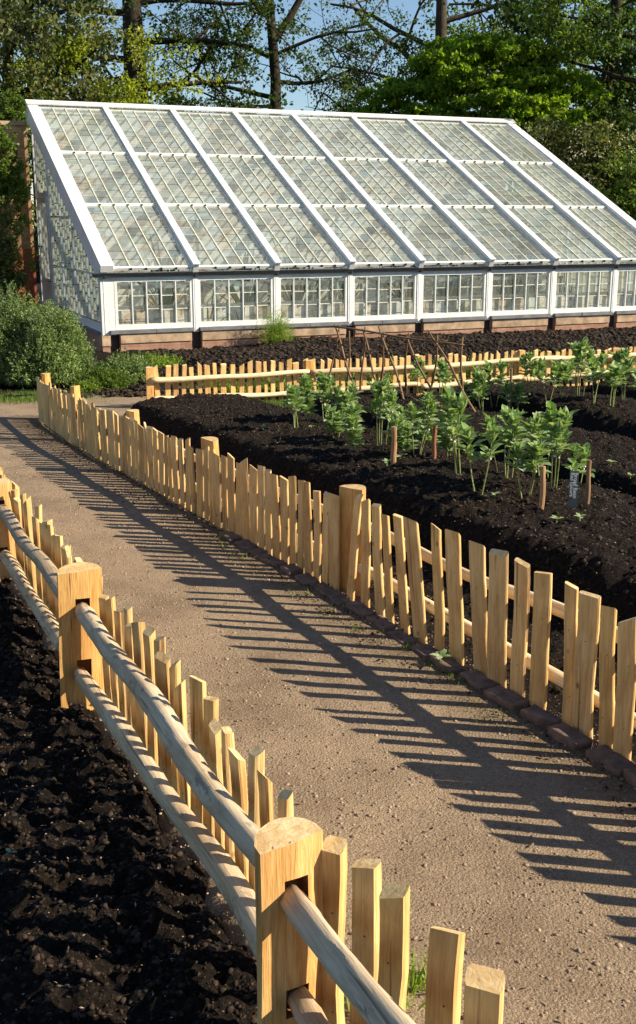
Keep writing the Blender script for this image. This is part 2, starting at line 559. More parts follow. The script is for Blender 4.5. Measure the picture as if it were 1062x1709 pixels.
def fbm(x, y, s, o=4, g=0.55):
    t = 0; a = 1.0
    for i in range(o):
        t = t + a * vn(x * s + 17.3 * i, y * s - 9.1 * i)
        s *= 2.03; a *= g
    return t


def ridged(x, y, s, o=3):
    t = 0; a = 1.0
    for i in range(o):
        t = t + a * (0.5 - np.abs(vn(x * s + 7.3 * i, y * s + 3.1 * i)) * 2)
        s *= 2.1; a *= 0.55
    return t


def ss(a, b, x):
    t = np.clip((x - a) / (b - a), 0, 1)
    return t * t * (3 - 2 * t)


# fence lines (world x, y)
RF = [(-3.50, 13.85), (-2.76, 12.15), (-1.81, 10.32), (-0.90, 8.55), (0.18, 6.48), (1.47, 3.84), (2.45, 1.75)]
LF = [(-3.02, 8.85), (-2.05, 6.78), (-1.10, 4.73), (-0.062, 2.41), (0.93, 0.12)]
FF0 = Vector((-2.28, 14.84)); FFD = Vector((0.92, 0.392)).normalized()


def poly_x(line, Y):
    ys = [p[1] for p in line][::-1]
    xs = [p[0] for p in line][::-1]
    lo = xs[0] + (Y - ys[0]) * (xs[1] - xs[0]) / (ys[1] - ys[0])
    hi = xs[-1] + (Y - ys[-1]) * (xs[-1] - xs[-2]) / (ys[-1] - ys[-2])
    r = np.interp(Y, ys, xs)
    r = np.where(Y < ys[0], lo, r)
    return np.where(Y > ys[-1], hi, r)


def ff_y(X):
    return FF0.y + (X - FF0.x) * FFD.y / FFD.x


def bed_q(X, Y):
    return (X + 1.98) * 0.878 + (Y - 12.77) * 0.478


def right_soil_h(X, Y):
    q = bed_q(X, Y) + 0.10 * fbm(X, Y, 0.9, 2)
    h = np.zeros_like(q)
    for q0, wd, hh, endf in ((-0.05, 1.35, 0.35, 1.35), (2.30, 1.25, 0.27, 1.3), (4.50, 1.3, 0.27, 1.2), (6.8, 1.4, 0.27, 1.2)):
        prof = ss(q0 - 0.34, q0 + 0.04, q) * (1 - ss(q0 + wd - 0.05, q0 + wd + 0.4, q))
        crown = 1 + 0.10 * np.sin(np.clip((q - q0) / wd, 0, 1) * math.pi)
        f = (ff_y(X) - Y) * 0.92
        e = ss(endf - 0.25, endf + 0.35, f + 0.15 * fbm(X, Y, 1.1, 2))
        h = np.maximum(h, prof * hh * crown * e)
    h = h + 0.05 * fbm(X, Y, 2.2, 3) + 0.030 * ridged(X, Y, 9.0, 3) + 0.030 * fbm(X, Y, 22, 3)
    return h


def grid_mesh(name, x0, x1, y0, y1, step, hf, keep, mat, **kw):
    nx = int((x1 - x0) / step) + 1
    ny = int((y1 - y0) / step) + 1
    X, Y = np.meshgrid(np.linspace(x0, x1, nx), np.linspace(y0, y1, ny))
    jx = (NR.rand(ny, nx) - 0.5) * step * 0.6
    jy = (NR.rand(ny, nx) - 0.5) * step * 0.6
    X = X + jx; Y = Y + jy
    Z = -SLOPE * Y + hf(X, Y)
    V = np.stack([X, Y, Z], -1).reshape(-1, 3)
    i = np.arange(nx * ny).reshape(ny, nx)
    F = np.stack([i[:-1, :-1], i[:-1, 1:], i[1:, 1:], i[1:, :-1]], -1).reshape(-1, 4)
    c = V[F].mean(1)
    F = F[keep(c[:, 0], c[:, 1])]
    used = np.unique(F)
    mp = np.zeros(len(V), dtype=np.int64)
    mp[used] = np.arange(len(used))
    o = mesh_obj(name, V[used], mp[F], mat, smooth=True)
    tag(o, kind='structure')
    for k, v in kw.items(): o[k] = v
    return o


# ---- ground base: one big sheet, sloping garden then level country behind
def ground():
    ys = [-60, 0, 20, 40, 60, 400]
    zs = [gz(-60), 0, gz(20), gz(40), -1.25, -1.3]
    V = []
    for y, z in zip(ys, zs):
        for x in (-400, -30, 30, 400):
            V.append((x, y, z - 0.05))
    F = []
    for j in range(5):
        for i in range(3):
            a = j * 4 + i
            F.append((a, a + 1, a + 5, a + 4))
    o = mesh_obj('ground', V, F, M['soil_brown'])
    tag(o, kind='structure')


ground()


def path_h(X, Y):
    h = 0.012 * fbm(X, Y, 0.8, 3) + 0.004 * fbm(X, Y, 9, 2) + 0.004
    return h


def path_sheet_h(X, Y):
    # the gravel sheet dips under the beds at both fences
    return path_h(X, Y) - 0.16 * (1 - ss(-0.10, 0.10, X - poly_x(LF, Y) + 0.05 * fbm(X, Y, 6, 3))) - 0.10 * ss(-0.12, 0.05, X - poly_x(RF, Y)) * (Y < 13.6)


pth = grid_mesh('path', -7.5, 3.6, 0.4, 16.4, 0.05, path_sheet_h,
                lambda x, y: (x > poly_x(LF, y) - 0.35) & ((x < poly_x(RF, y) + 0.12) | ((y > 13.6) & (x < -2.3))) & (y < 16.1 + 0.35 * np.sin(x * 1.7)), M['path'])
co = np.zeros(len(pth.data.vertices) * 3, dtype=np.float32)
pth.data.vertices.foreach_get('co', co)
co = co.reshape(-1, 3)
_d = co[:, 0] - poly_x(RF, co[:, 1])
_m = ss(-0.62, -0.16, _d + 0.16 * fbm(co[:, 0], co[:, 1], 1.9, 4)) * (co[:, 1] < 14.2)
at = pth.data.attributes.new('litter', 'FLOAT', 'POINT')
at.data.foreach_set('value', _m.astype(np.float32))


def edge_fade(line, X, Y, w_):
    return X - poly_x(line, Y)


soilR = grid_mesh('right_bed_soil', -4.0, 9.5, 1.6, 20.5, 0.03,
                  lambda X, Y: right_soil_h(X, Y) * ss(0.0, 0.3, X - poly_x(RF, Y)) - 0.02,
                  lambda x, y: (x > poly_x(RF, y) - 0.16) & (y < ff_y(x) + 0.4) & (x < 1.0 + 0.42 * y + 1.5) & ~((x < -2.15) & (y > 13.9)), M['soil'])


def left_soil_h(X, Y):
    d = poly_x(LF, Y) - X
    return 0.09 * fbm(X, Y, 2.0, 3) + 0.055 * ridged(X, Y, 7.0, 3) + 0.045 * fbm(X, Y, 20, 4) - 0.02 - 0.14 * (1 - ss(-0.15, 0.02, d + 0.05 * fbm(X, Y, 6, 3)))


grid_mesh('left_bed_soil', -3.6, 1.2, 0.8, 9.5, 0.018, left_soil_h,
          lambda x, y: (x < poly_x(LF, y) + 0.22) & (x > -0.42 * y - 0.8), M['soil_brown'])


def far_soil_h(X, Y):
    f = (Y - ff_y(X)) * 0.92           # distance behind the far fence
    x2 = (X + 2.6)
    m = ss(2.2, 3.6, f) * (1 - ss(5.6, 6.6, f)) * ss(-0.3, 0.9, x2)
    return 0.24 * m + 0.16 * ss(6.0, 7.4, f) * ss(0.5, 2.0, x2) + 0.07 * fbm(X, Y, 1.4, 3) + 0.05 * ridged(X, Y, 5.0, 3) + 0.02


grid_mesh('border_soil', -8.5, 16, 14.6, 34, 0.06, far_soil_h,
          lambda x, y: (y > ff_y(x) + 0.35) & (y > 16.05 + 0.35 * np.sin(x * 1.7)) & (((x + 4.49) * -0.392 + (y - 23.46) * 0.92) < 0.05), M['soil_far'])


def leaf_arrays(P, D, U, ln, wd, fold=0.25):
    """diamond leaves: P base, D direction, U side axis (unit)"""
    D = D / (np.linalg.norm(D, axis=1, keepdims=True) + 1e-9)
    S = np.cross(D, U); S /= (np.linalg.norm(S, axis=1, keepdims=True) + 1e-9)
    Nn = np.cross(S, D)
    ln = np.asarray(ln)[:, None] if np.ndim(ln) else ln
    wd = np.asarray(wd)[:, None] if np.ndim(wd) else wd
    a = P
    b = P + D * ln * 0.45 + S * wd * 0.5 + Nn * wd * fold
    c = P + D * ln
    d = P + D * ln * 0.45 - S * wd * 0.5 + Nn * wd * fold
    V = np.stack([a, b, c, d], 1).reshape(-1, 3)
    i = np.arange(len(P))[:, None] * 4
    F = np.concatenate([i + [0, 1, 2, 3]], 0)
    return V, F


def rand_unit(n, up=0.0, rs=NR):
    v = rs.normal(size=(n, 3))
    v /= np.linalg.norm(v, axis=1, keepdims=True)
    v[:, 2] += up
    return v / np.linalg.norm(v, axis=1, keepdims=True)


def rocks(name, P, S, mat, label=None, kind='stuff', flat=0.7):
    """many small irregular lumps in one mesh"""
    t = (1 + 5 ** 0.5) / 2
    ico = np.array([(-1, t, 0), (1, t, 0), (-1, -t, 0), (1, -t, 0), (0, -1, t), (0, 1, t), (0, -1, -t), (0, 1, -t), (t, 0, -1), (t, 0, 1), (-t, 0, -1), (-t, 0, 1)], float)
    ico /= np.linalg.norm(ico[0])
    fc = np.array([(0, 11, 5), (0, 5, 1), (0, 1, 7), (0, 7, 10), (0, 10, 11), (1, 5, 9), (5, 11, 4), (11, 10, 2), (10, 7, 6), (7, 1, 8), (3, 9, 4), (3, 4, 2), (3, 2, 6), (3, 6, 8), (3, 8, 9), (4, 9, 5), (2, 4, 11), (6, 2, 10), (8, 6, 7), (9, 8, 1)])
    n = len(P)
    a = NR.rand(n) * 6.283
    sc = np.stack([0.7 + 0.6 * NR.rand(n), 0.7 + 0.6 * NR.rand(n), flat * (0.6 + 0.6 * NR.rand(n))], -1) * np.asarray(S)[:, None]
    V = ico[None] * sc[:, None, :] * (1 + 0.42 * (NR.rand(n, 12, 1) - 0.5) * 2)
    ca, sa = np.cos(a)[:, None], np.sin(a)[:, None]
    X = V[:, :, 0] * ca - V[:, :, 1] * sa
    Y = V[:, :, 0] * sa + V[:, :, 1] * ca
    V = np.stack([X, Y, V[:, :, 2]], -1) + np.asarray(P)[:, None, :]
    F = (fc[None] + (np.arange(n) * 12)[:, None, None]).reshape(-1, 3)
    o = mesh_obj(name, V.reshape(-1, 3), F, mat)
    tag(o, label, None, None, kind)
    return o


def scatter(n, x0, x1, y0, y1, hf, keep, dens=None):
    X = x0 + NR.rand(n) * (x1 - x0)
    Y = y0 + NR.rand(n) ** 1.25 * (y1 - y0)
    k = keep(X, Y)
    X, Y = X[k], Y[k]
    return np.stack([X, Y, -SLOPE * Y + hf(X, Y)], -1)


def psize(n, lo, hi, p=3.0):
    return lo + (hi - lo) * NR.rand(n) ** p


onpath = lambda x, y: (x > poly_x(LF, y) + 0.03) & (x < poly_x(RF, y) + 0.05) & (np.abs(x) < 0.33 * y + 0.35)
P = scatter(110000, -4, 2.6, 1.5, 13, path_h, onpath)
o = rocks('path_gravel', P, psize(len(P), 0.002, 0.0095, 5), M['pebble'], 'loose pale gravel scattered over the brown path')
o['category'] = 'gravel'
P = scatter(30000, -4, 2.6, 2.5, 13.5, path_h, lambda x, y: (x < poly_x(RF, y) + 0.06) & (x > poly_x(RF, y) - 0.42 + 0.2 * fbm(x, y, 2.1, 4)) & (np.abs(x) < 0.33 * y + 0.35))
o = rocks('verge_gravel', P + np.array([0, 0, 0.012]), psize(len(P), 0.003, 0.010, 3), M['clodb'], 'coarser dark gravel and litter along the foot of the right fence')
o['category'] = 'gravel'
def flakes(name, label, n, keep, mat, seed):
    rs = np.random.RandomState(seed)
    X = -4 + rs.rand(n) * 7; Y = 1.6 + rs.rand(n) * 12
    k = keep(X, Y); X, Y = X[k], Y[k]
    P_ = np.stack([X, Y, -SLOPE * Y + path_h(X, Y) + 0.010], -1)
    D = rs.normal(size=P_.shape); D[:, 2] *= 0.25
    V, F = leaf_arrays(P_, D, np.tile(np.array([[0.1, 0.1, 1.0]]), (len(P_), 1)) + rs.normal(size=P_.shape) * 0.2, 0.012 + 0.03 * rs.rand(len(P_)) ** 2, 0.010, 0.15)
    # blade plane must be roughly flat: swap axes through the side vector
    o = mesh_obj(name, V, F, mat)
    tag(o, label, 'leaf litter', None, 'stuff')


flakes('leaf_litter', 'dry brown leaf scraps caught along the foot of the right fence', 9000, lambda x, y: (x < poly_x(RF, y) + 0.05) & (x > poly_x(RF, y) - 0.55 * np.abs(vn(x * 2, y * 2) + 0.5) - 0.05), M['litterleaf'], 3)
flakes('leaf_litter', 'a few straws and wood splinters scattered on the open path', 2600, lambda x, y: (x < poly_x(RF, y) - 0.3) & (x > poly_x(LF, y) + 0.1), M['litterleaf'], 4)
P = scatter(110000, -3.4, 0.6, 1.3, 8.5, left_soil_h, lambda x, y: (x < poly_x(LF, y) + 0.08) & (np.abs(x) < 0.33 * y + 0.4))
o = rocks('left_bed_clods', P, psize(len(P), 0.0025, 0.013, 3), M['clodb'], 'brown crumbly soil clods in the shaded bed at the left')
o['category'] = 'soil clods'
P = scatter(60000, -3, 6.5, 3.5, 17.5, lambda X, Y: right_soil_h(X, Y) * ss(0.0, 0.3, X - poly_x(RF, Y)) - 0.02, lambda x, y: (x > poly_x(RF, y) + 0.12) & (y < ff_y(x)) & (np.abs(x) < 0.33 * y + 0.4))
o = rocks('right_bed_clods', P, psize(len(P), 0.005, 0.019, 3), M['clod'], 'dark compost crumbs over the ridged bean bed')
o['category'] = 'soil clods'
P = scatter(22000, -5, 10, 16, 29, far_soil_h, lambda x, y: (y > ff_y(x) + 0.4) & (((x + 4.49) * -0.392 + (y - 23.46) * 0.92) < -0.1) & (np.abs(x) < 0.33 * y + 0.4) & (x > -3.5))
o = rocks('border_clods', P, psize(len(P), 0.02, 0.065, 2), M['clod'], 'dark chunky mulch along the front of the greenhouse')
o['category'] = 'mulch'


# ------------------------------------------------------------------ fences
def paling(h, wd, th, rng, lean=0.0, twist=0.0, slant=None):
    """one cleft pale: irregular tapering board with a slanted sawn top, local origin at its foot"""
    n = 9
    V = []
    kink = rng.uniform(-0.012, 0.012)
    kp = rng.uniform(0.25, 0.75)
    w0 = wd * rng.uniform(0.92, 1.08)
    sl_ = slant if slant is not None else rng.gauss(0, 0.011)
    sd = rng.uniform(-0.014, 0.014)
    wv = [rng.uniform(-0.10, 0.10) for _ in range(n + 1)]
    for i in range(n + 1):
        t = i / n
        z = h * t
        cx = kink * max(0, 1 - abs(t - kp) * 2.4) + rng.uniform(-0.0015, 0.0015)
        w1 = w0 * (1.0 + 0.10 * (wv[i] + (wv[i - 1] if i else 0))) / 2
        t1 = th / 2 * (1 + rng.uniform(-0.08, 0.08))
        a = twist * t
        ch = 0.25
        ring = [(-w1, -t1 * 0.6), (-w1 * 0.86, -t1), (w1 * 0.9, -t1), (w1, -t1 * 0.5), (w1, t1 * 0.55), (w1 * 0.85, t1), (-w1 * 0.8, t1 * 0.9), (-w1, t1 * 0.5)]
        for x, y in ring:
            x2 = x * math.cos(a) - y * math.sin(a) + cx
            y2 = x * math.sin(a) + y * math.cos(a)
            zz = z
            if i == n:
                zz += sl_ * x / max(w1, 1e-4) + sd * y / t1
            V.append((x2, y2, zz))
    F = []
    for i in range(n):
        for k in range(8):
            k2 = (k + 1) % 8
            F.append((i * 8 + k, i * 8 + k2, (i + 1) * 8 + k2, (i + 1) * 8 + k))
    mi = [0] * len(F)
    bk = rng.random()
    if bk < 0.22:
        for i in range(n):
            for k in ((7, 6) if bk < 0.12 else (3, 4)):
                if rng.random() < 0.88: mi[i * 8 + k] = 3
    F.append(tuple(n * 8 + k for k in range(8)))
    mi.append(1)
    F.append(tuple(7 - k for k in range(8)))
    mi.append(0)
    return V, F, mi


def add_paling(parent, x, y, zb, h, wd, th, ang, leanx, leany, rng, mat=None, nails=True):
    V, F, mi = paling(h, wd, th, rng, twist=rng.uniform(-0.15, 0.15))
    if nails:
        for f in (0.70, 0.26):
            for sgn in (-1, 1):
                cx, cz = rng.uniform(-0.2, 0.2) * wd, h * f + rng.uniform(-0.012, 0.012)
                b0 = len(V)
                for k in range(6):
                    V.append((cx + 0.0028 * math.cos(k * 1.047), sgn * (th / 2 * 1.09 + 0.0012), cz + 0.0028 * math.sin(k * 1.047)))
                F.append(tuple(b0 + (5 - k if sgn > 0 else k) for k in range(6)))
                mi.append(2)
    o = mesh_obj('paling', V, F, [mat or M['paling'], M['endgrain'], M['gutter'], M['bark']], parent, mi=mi)
    o.location = (x, y, zb)
    o.rotation_euler = (leany, leanx, ang)
    return o


def half_post(name, parent, x, y, zb, h, wd, dp, ang, rng, mat=None, tilt=0.0, slots=(), slotdir=None, leanx=0.0):
    """cleft half-round post; flat face looks along local -y. slots = rail heights cut as real mortises"""
    n = 12
    prof = [(-0.5, 0.0), (-0.25, -0.03), (0.06, -0.045), (0.3, -0.02), (0.5, 0.02)]
    for k in range(1, 9):
        a = math.pi * k / 9
        prof.append((0.5 * math.cos(a) * (1 + 0.03 * math.sin(3 * a)), 0.98 * math.sin(a)))
    m_ = len(prof)
    V = []
    ph = rng.random() * 6
    for i in range(n + 1):
        t = i / n
        s_ = 1.03 - 0.06 * t
        for j, (a, b) in enumerate(prof):
            wob = 1 + 0.015 * math.sin(ph + t * 5 + j * 1.3)
            xx = a * wd * s_ * wob
            yy = b * dp * s_ * wob + 0.004 * math.sin(t * 7 + ph)
            zz = h * t
            if i == n: zz += tilt * a * wd + 0.12 * b * dp * 0.4
            V.append((xx, yy, zz))
    F = []
    for i in range(n):
        for k in range(m_):
            k2 = (k + 1) % m_
            F.append((i * m_ + k, i * m_ + k2, (i + 1) * m_ + k2, (i + 1) * m_ + k))
    mi = [0] * len(F)
    F.append(tuple(n * m_ + k for k in range(m_)))
    mi.append(1)
    F.append(tuple(m_ - 1 - k for k in range(m_)))
    mi.append(0)
    o = mesh_obj(name, V, F, [mat or M['postwood'], M['endgrain'], M['slot']], parent, mi=mi)
    o.location = (x, y, zb)
    o.rotation_euler = (0, leanx, ang)
    if slots:
        mb = MB()
        for (sx, sz, sw, sh) in slots:
            T = None
            mb.box(sx - sw / 2, sx + sw / 2, -dp * 0.6, dp * 0.42, sz - sh / 2, sz + sh / 2, 0)
        cme = mb.build('cutter_tmp', M['slot'])
        cme.parent = parent
        cme.location = o.location
        cme.rotation_euler = o.rotation_euler
        md = o.modifiers.new('b', 'BOOLEAN')
        md.operation = 'DIFFERENCE'
        md.solver = 'EXACT'
        md.object = cme
        md.material_mode = 'TRANSFER'
        bpy.context.view_layer.update()
        dg = bpy.context.evaluated_depsgraph_get()
        me2 = bpy.data.meshes.new_from_object(o.evaluated_get(dg))
        o.modifiers.clear()
        o.data = me2
        bpy.data.objects.remove(cme, do_unlink=True)
    return o


def rail(parent, a, b, r0, r1, rng, mat, wob=0.012, name='rail', flat=1.0, sides=12):
    a = Vector(a); b = Vector(b)
    L = (b - a).length
    n = 30
    V = []
    ph = [rng.random() * 6 for _ in range(4)]
    lump = [[rng.uniform(-0.075, 0.075) for _ in range(sides)] for _ in range(9)]
    for i in range(n + 1):
        t = i / n
        cx = wob * (math.sin(ph[0] + t * 5) + 0.6 * math.sin(ph[1] + t * 11))
        cy = wob * (math.sin(ph[2] + t * 4.2) + 0.5 * math.sin(ph[3] + t * 12))
        r = (r0 + (r1 - r0) * t) * (1 + 0.07 * math.sin(ph[1] + 9 * t) + rng.uniform(-0.03, 0.03))
        if t < 0.03 or t > 0.97: r *= 0.82
        for k in range(sides):
            an = 2 * math.pi * k / sides
            sq = 1.0 / max(abs(math.cos(an + ph[2])), abs(math.sin(an + ph[2]))) ** 0.55 * 0.90
            rr = r * sq * (1 + 0.04 * math.sin(2 * an + ph[0] + 2.0 * t) + lump[int(t * 7.99)][k] * (1 - (t * 8) % 1) + lump[int(t * 7.99) + 1][k] * ((t * 8) % 1) + rng.uniform(-0.012, 0.012))
            V.append((cx + rr * math.cos(an) * flat, cy + rr * math.sin(an), L * t))
    F = []
    for i in range(n):
        for k in range(sides):
            k2 = (k + 1) % sides
            F.append((i * sides + k, i * sides + k2, (i + 1) * sides + k2, (i + 1) * sides + k))
    mi = [0] * len(F)
    F.append(tuple(n * sides + k for k in range(sides))); mi.append(1)
    F.append(tuple(sides - 1 - k for k in range(sides))); mi.append(1)
    o = mesh_obj(name, V, F, [mat, M['endgrain']], parent, smooth=True, mi=mi)
    o.location = a
    o.rotation_euler = (b - a).to_track_quat('Z', 'Y').to_euler()
    return o


# ---- right fence: pales on the path side, rails behind on the bed side
def right_fence():
    rng = random.Random(11)
    root = empty('picket_fence', (RF[3][0], RF[3][1], gz(RF[3][1])))
    tag(root, 'cleft chestnut picket fence between the sunny gravel path and the bean bed', 'fence')
    ox, oy, oz = root.location
    L = lambda x, y, z: (x - ox, y - oy, z - oz)
    hts = [0.56, 0.57, 0.58, 0.60, 0.645, 0.66, 0.66]
    # posts
    pw = [0.10, 0.09, 0.15, 0.17, 0.19, 0.17, 0.17]
    for i, (x, y) in enumerate(RF):
        a = math.atan2(RF[min(i + 1, 6)][1] - RF[max(i - 1, 0)][1], RF[min(i + 1, 6)][0] - RF[max(i - 1, 0)][0])
        px, py = x + 0.02, y + 0.01
        half_post('post', root, *L(px, py, gz(py) - 0.1), hts[i] + 0.12 + (0.03 if i == 1 else 0), pw[i], 0.10, a + math.pi * 0.0 + (0.35 if i == 4 else 0.25), rng, tilt=rng.uniform(-0.1, 0.1))
    for i in range(6):
        (x0, y0), (x1, y1) = RF[i], RF[i + 1]
        d = Vector((x1 - x0, y1 - y0)).normalized()
        nrm = Vector((-d.y, d.x))      # towards the bed
        if nrm.x < 0: nrm = -nrm
        for hh in (0.70, 0.24):
            zz0, zz1 = gz(y0) + hts[i] * hh, gz(y1) + hts[i + 1] * hh
            p0 = Vector((x0, y0, zz0)) + Vector((nrm.x, nrm.y, 0)) * 0.055
            p1 = Vector((x1, y1, zz1)) + Vector((nrm.x, nrm.y, 0)) * 0.055
            rail(root, L(*p0), L(*p1), 0.036, 0.032, rng, M['railnew'], 0.012)
    # the pales one can tell apart near the camera
    near = [((610, 828), (593, 1000), 14), ((623, 840), (622, 1015), 15), ((642, 848), (651, 1030), 19), ((664, 865), (675, 1040), 14), ((684, 866), (698, 1055), 15),
            ((705, 875), (725, 1070), 25), ((733, 885), (741, 1088), 20), ((763, 895), (770, 1105), 25), ((795, 915), (805, 1130), 27), ((835, 927), (832, 1145), 32),
            ((875, 943), (868, 1165), 25), ((912, 960), (902, 1185), 30), ((944, 982), (938, 1215), 18), ((992, 997), (980, 1230), 36), ((1030, 1022), (1024, 1253), 24), ((1064, 1040), (1052, 1268), 30)]
    for tp, bt, wpx in near:
        g = gp(*bt)
        q = at_y(tp[0], tp[1], g.y)
        x = float(poly_x(RF, g.y)) - 0.055
        h = q.z - g.z
        lx = math.atan2(q.x - g.x, h)
        wd = max(0.056, min(0.100, (wpx / 1830.0 * math.hypot(g.y, 2.1) - 0.012) / 0.76))
        add_paling(root, *L(x, g.y, g.z - 0.01), h + 0.02, wd, 0.020, math.atan2(-0.9, 0.44) + 0.34 + rng.uniform(-0.2, 0.15), lx * 1.1, 0, rng)
    # the rest, walking away along the fence
    pts = [Vector(p) for p in RF]
    def walk(s):
        for i in range(len(pts) - 1):
            l = (pts[i + 1] - pts[i]).length
            if s <= l:
                return pts[i] + (pts[i + 1] - pts[i]) * (s / l), (pts[i + 1] - pts[i]).normalized()
            s -= l
        return pts[-1], (pts[-1] - pts[-2]).normalized()
    s = 0.03
    while s < 12.6:
        p, d = walk(s)
        y = p.y
        if 4.05 < y < 6.50:
            s += 0.05
            continue
        hh = float(np.interp(y, [1.7, 3.84, 6.5, 8.55, 10.3, 12.15, 13.85], [0.60, 0.62, 0.63, 0.58, 0.56, 0.55, 0.53]))
        wd = rng.uniform(0.062, 0.096)
        x = p.x - 0.055
        add_paling(root, *L(x, y, gz(y) - 0.01), hh + rng.uniform(-0.035, 0.025), wd, 0.019, math.atan2(d.y, d.x) + 0.2 + rng.uniform(-0.18, 0.15), rng.gauss(0, 0.022), rng.gauss(0, 0.015), rng)
        s += wd + rng.uniform(0.034, 0.066)
    return root


# ---- left fence: posts and rails on the bed side, pales on the path side
def left_fence():
    rng = random.Random(23)
    root = empty('post_and_rail_fence', (LF[2][0], LF[2][1], gz(LF[2][1])))
    tag(root, 'post and rail picket fence running past the camera beside the shaded left bed', 'fence')
    ox, oy, oz = root.location
    L = lambda x, y, z: (x - ox, y - oy, z - oz)
    H = [0.62, 0.63, 0.650, 0.632, 0.66]
    W = [0.17, 0.19, 0.205, 0.182, 0.18]
    ANG = [0.40, 0.40, 0.38, 0.49, 0.4]
    RH = [(0.47, 0.16), (0.475, 0.16), (0.475, 0.175), (0.485, 0.17), (0.47, 0.16)]
    for i, (x, y) in enumerate(LF):
        slots = []
        if i in (1, 2, 3):
            for hh in RH[i]:
                slots.append((0.008, hh + 0.153, 0.066, 0.088))
        half_post('post', root, *L(x, y, gz(y) - 0.15), H[i] + 0.15, W[i], [0.14, 0.14, 0.13, 0.115, 0.13][i], ANG[i], rng, tilt=[0, 0.02, 0.06, 0.10, 0][i], slots=slots, leanx=[0, 0.01, 0.025, 0.0, 0][i])
    for i in range(4):
        a, b = LF[i], LF[i + 1]
        for j in (0, 1):
            # the far end goes into the flat face of the farther post, the near end into the back of the nearer one
            p0 = Vector((a[0] + 0.005, a[1] + 0.0, gz(a[1]) + RH[i][j]))
            p1 = Vector((b[0] - 0.03, b[1] + 0.10, gz(b[1]) + RH[i + 1][j] - (0.02 if j == 0 else 0.0)))
            if i == 3:
                p1 = Vector((b[0] - 0.02, b[1] + 0.10, gz(b[1]) + RH[i + 1][j]))
            rail(root, L(*p0), L(*p1), 0.040 if j == 0 else 0.038, 0.043 if j == 0 else 0.040, rng, M['rail'], 0.012, sides=16)
    near = [(560, 1410), (610, 1440), (662, 1487), (735, 1548), (818, 1634)]
    nw = [0.062, 0.066, 0.064, 0.074, 0.082]
    for (px, py), wd in zip(near, nw):
        hh = 0.60
        g = gp(px, py, hh)
        o = add_paling(root, *L(g.x, g.y, gz(g.y) - 0.03), hh + 0.03, wd, 0.042, -0.45 + rng.uniform(-0.3, 0.1), rng.gauss(0, 0.02), 0, rng)
    # run from the far end to the near post
    pts = [Vector(p) for p in LF]
    s = 0.05
    tot = 0
    lens = [(pts[i + 1] - pts[i]).length for i in range(4)]
    while s < sum(lens) - 0.05:
        q = s; i = 0
        while q > lens[i]:
            q -= lens[i]; i += 1
        d = (pts[i + 1] - pts[i]).normalized()
        nrm = Vector((-d.y, d.x))
        if nrm.x < 0: nrm = -nrm
        p = pts[i] + d * q + nrm * 0.115
        wd = rng.uniform(0.044, 0.062)
        if p.y > 2.50 or p.y < 1.75:
            hh = 0.585 + rng.uniform(-0.04, 0.035)
            add_paling(root, *L(p.x, p.y, gz(p.y) - 0.03), hh + 0.03, wd, rng.uniform(0.022, 0.034), math.atan2(d.y, d.x) + rng.uniform(0.0, 0.6), rng.gauss(0, 0.025), rng.gauss(0, 0.02), rng)
        s += rng.uniform(0.100, 0.138)
    return root


def far_fence():
    rng = random.Random(31)
    root = empty('cross_fence', (FF0.x, FF0.y, gz(FF0.y)))
    tag(root, 'picket fence with two pale round rails crossing in front of the greenhouse', 'fence')
    ox, oy, oz = root.location
    L = lambda x, y, z: (x - ox, y - oy, z - oz)
    stops = [0, 2.35, 4.15, 5.95, 7.76, 9.9]
    for i, s in enumerate(stops):
        p = FF0 + FFD * s
        half_post('post', root, *L(p.x, p.y, gz(p.y) - 0.1), 0.68 + rng.uniform(-0.02, 0.04), [0.10, 0.12, 0.10, 0.10, 0.13, 0.12][i], 0.09, 0.4 + rng.uniform(-0.1, 0.1), rng, tilt=rng.uniform(-0.1, 0.1))
    for i in range(5):
        a = FF0 + FFD * stops[i]
        b = FF0 + FFD * stops[i + 1]
        for j, hh in enumerate((0.40, 0.12)):
            dz = [0.0, 0.0, 0.02, 0.05, 0.05][i]
            rail(root, L(a.x + 0.015, a.y - 0.02, gz(a.y) + hh + (0.03 if i > 2 else 0)), L(b.x - 0.01, b.y - 0.02, gz(b.y) + hh + 0.02 * i), 0.043, 0.034, rng, M['railnew'], 0.012)
    s = 0.12
    while s < 10.2:
        p = FF0 + FFD * s + Vector((-FFD.y, FFD.x)) * 0.07
        wd = rng.uniform(0.055, 0.085)
        add_paling(root, *L(p.x, p.y, gz(p.y) - 0.02), 0.575 + rng.uniform(-0.03, 0.03), wd, 0.022, math.atan2(FFD.y, FFD.x) + rng.uniform(-0.1, 0.1), rng.gauss(0, 0.02), rng.gauss(0, 0.015), rng)
        s += wd + rng.uniform(0.035, 0.062)
    return root


right_fence()
left_fence()
far_fence()


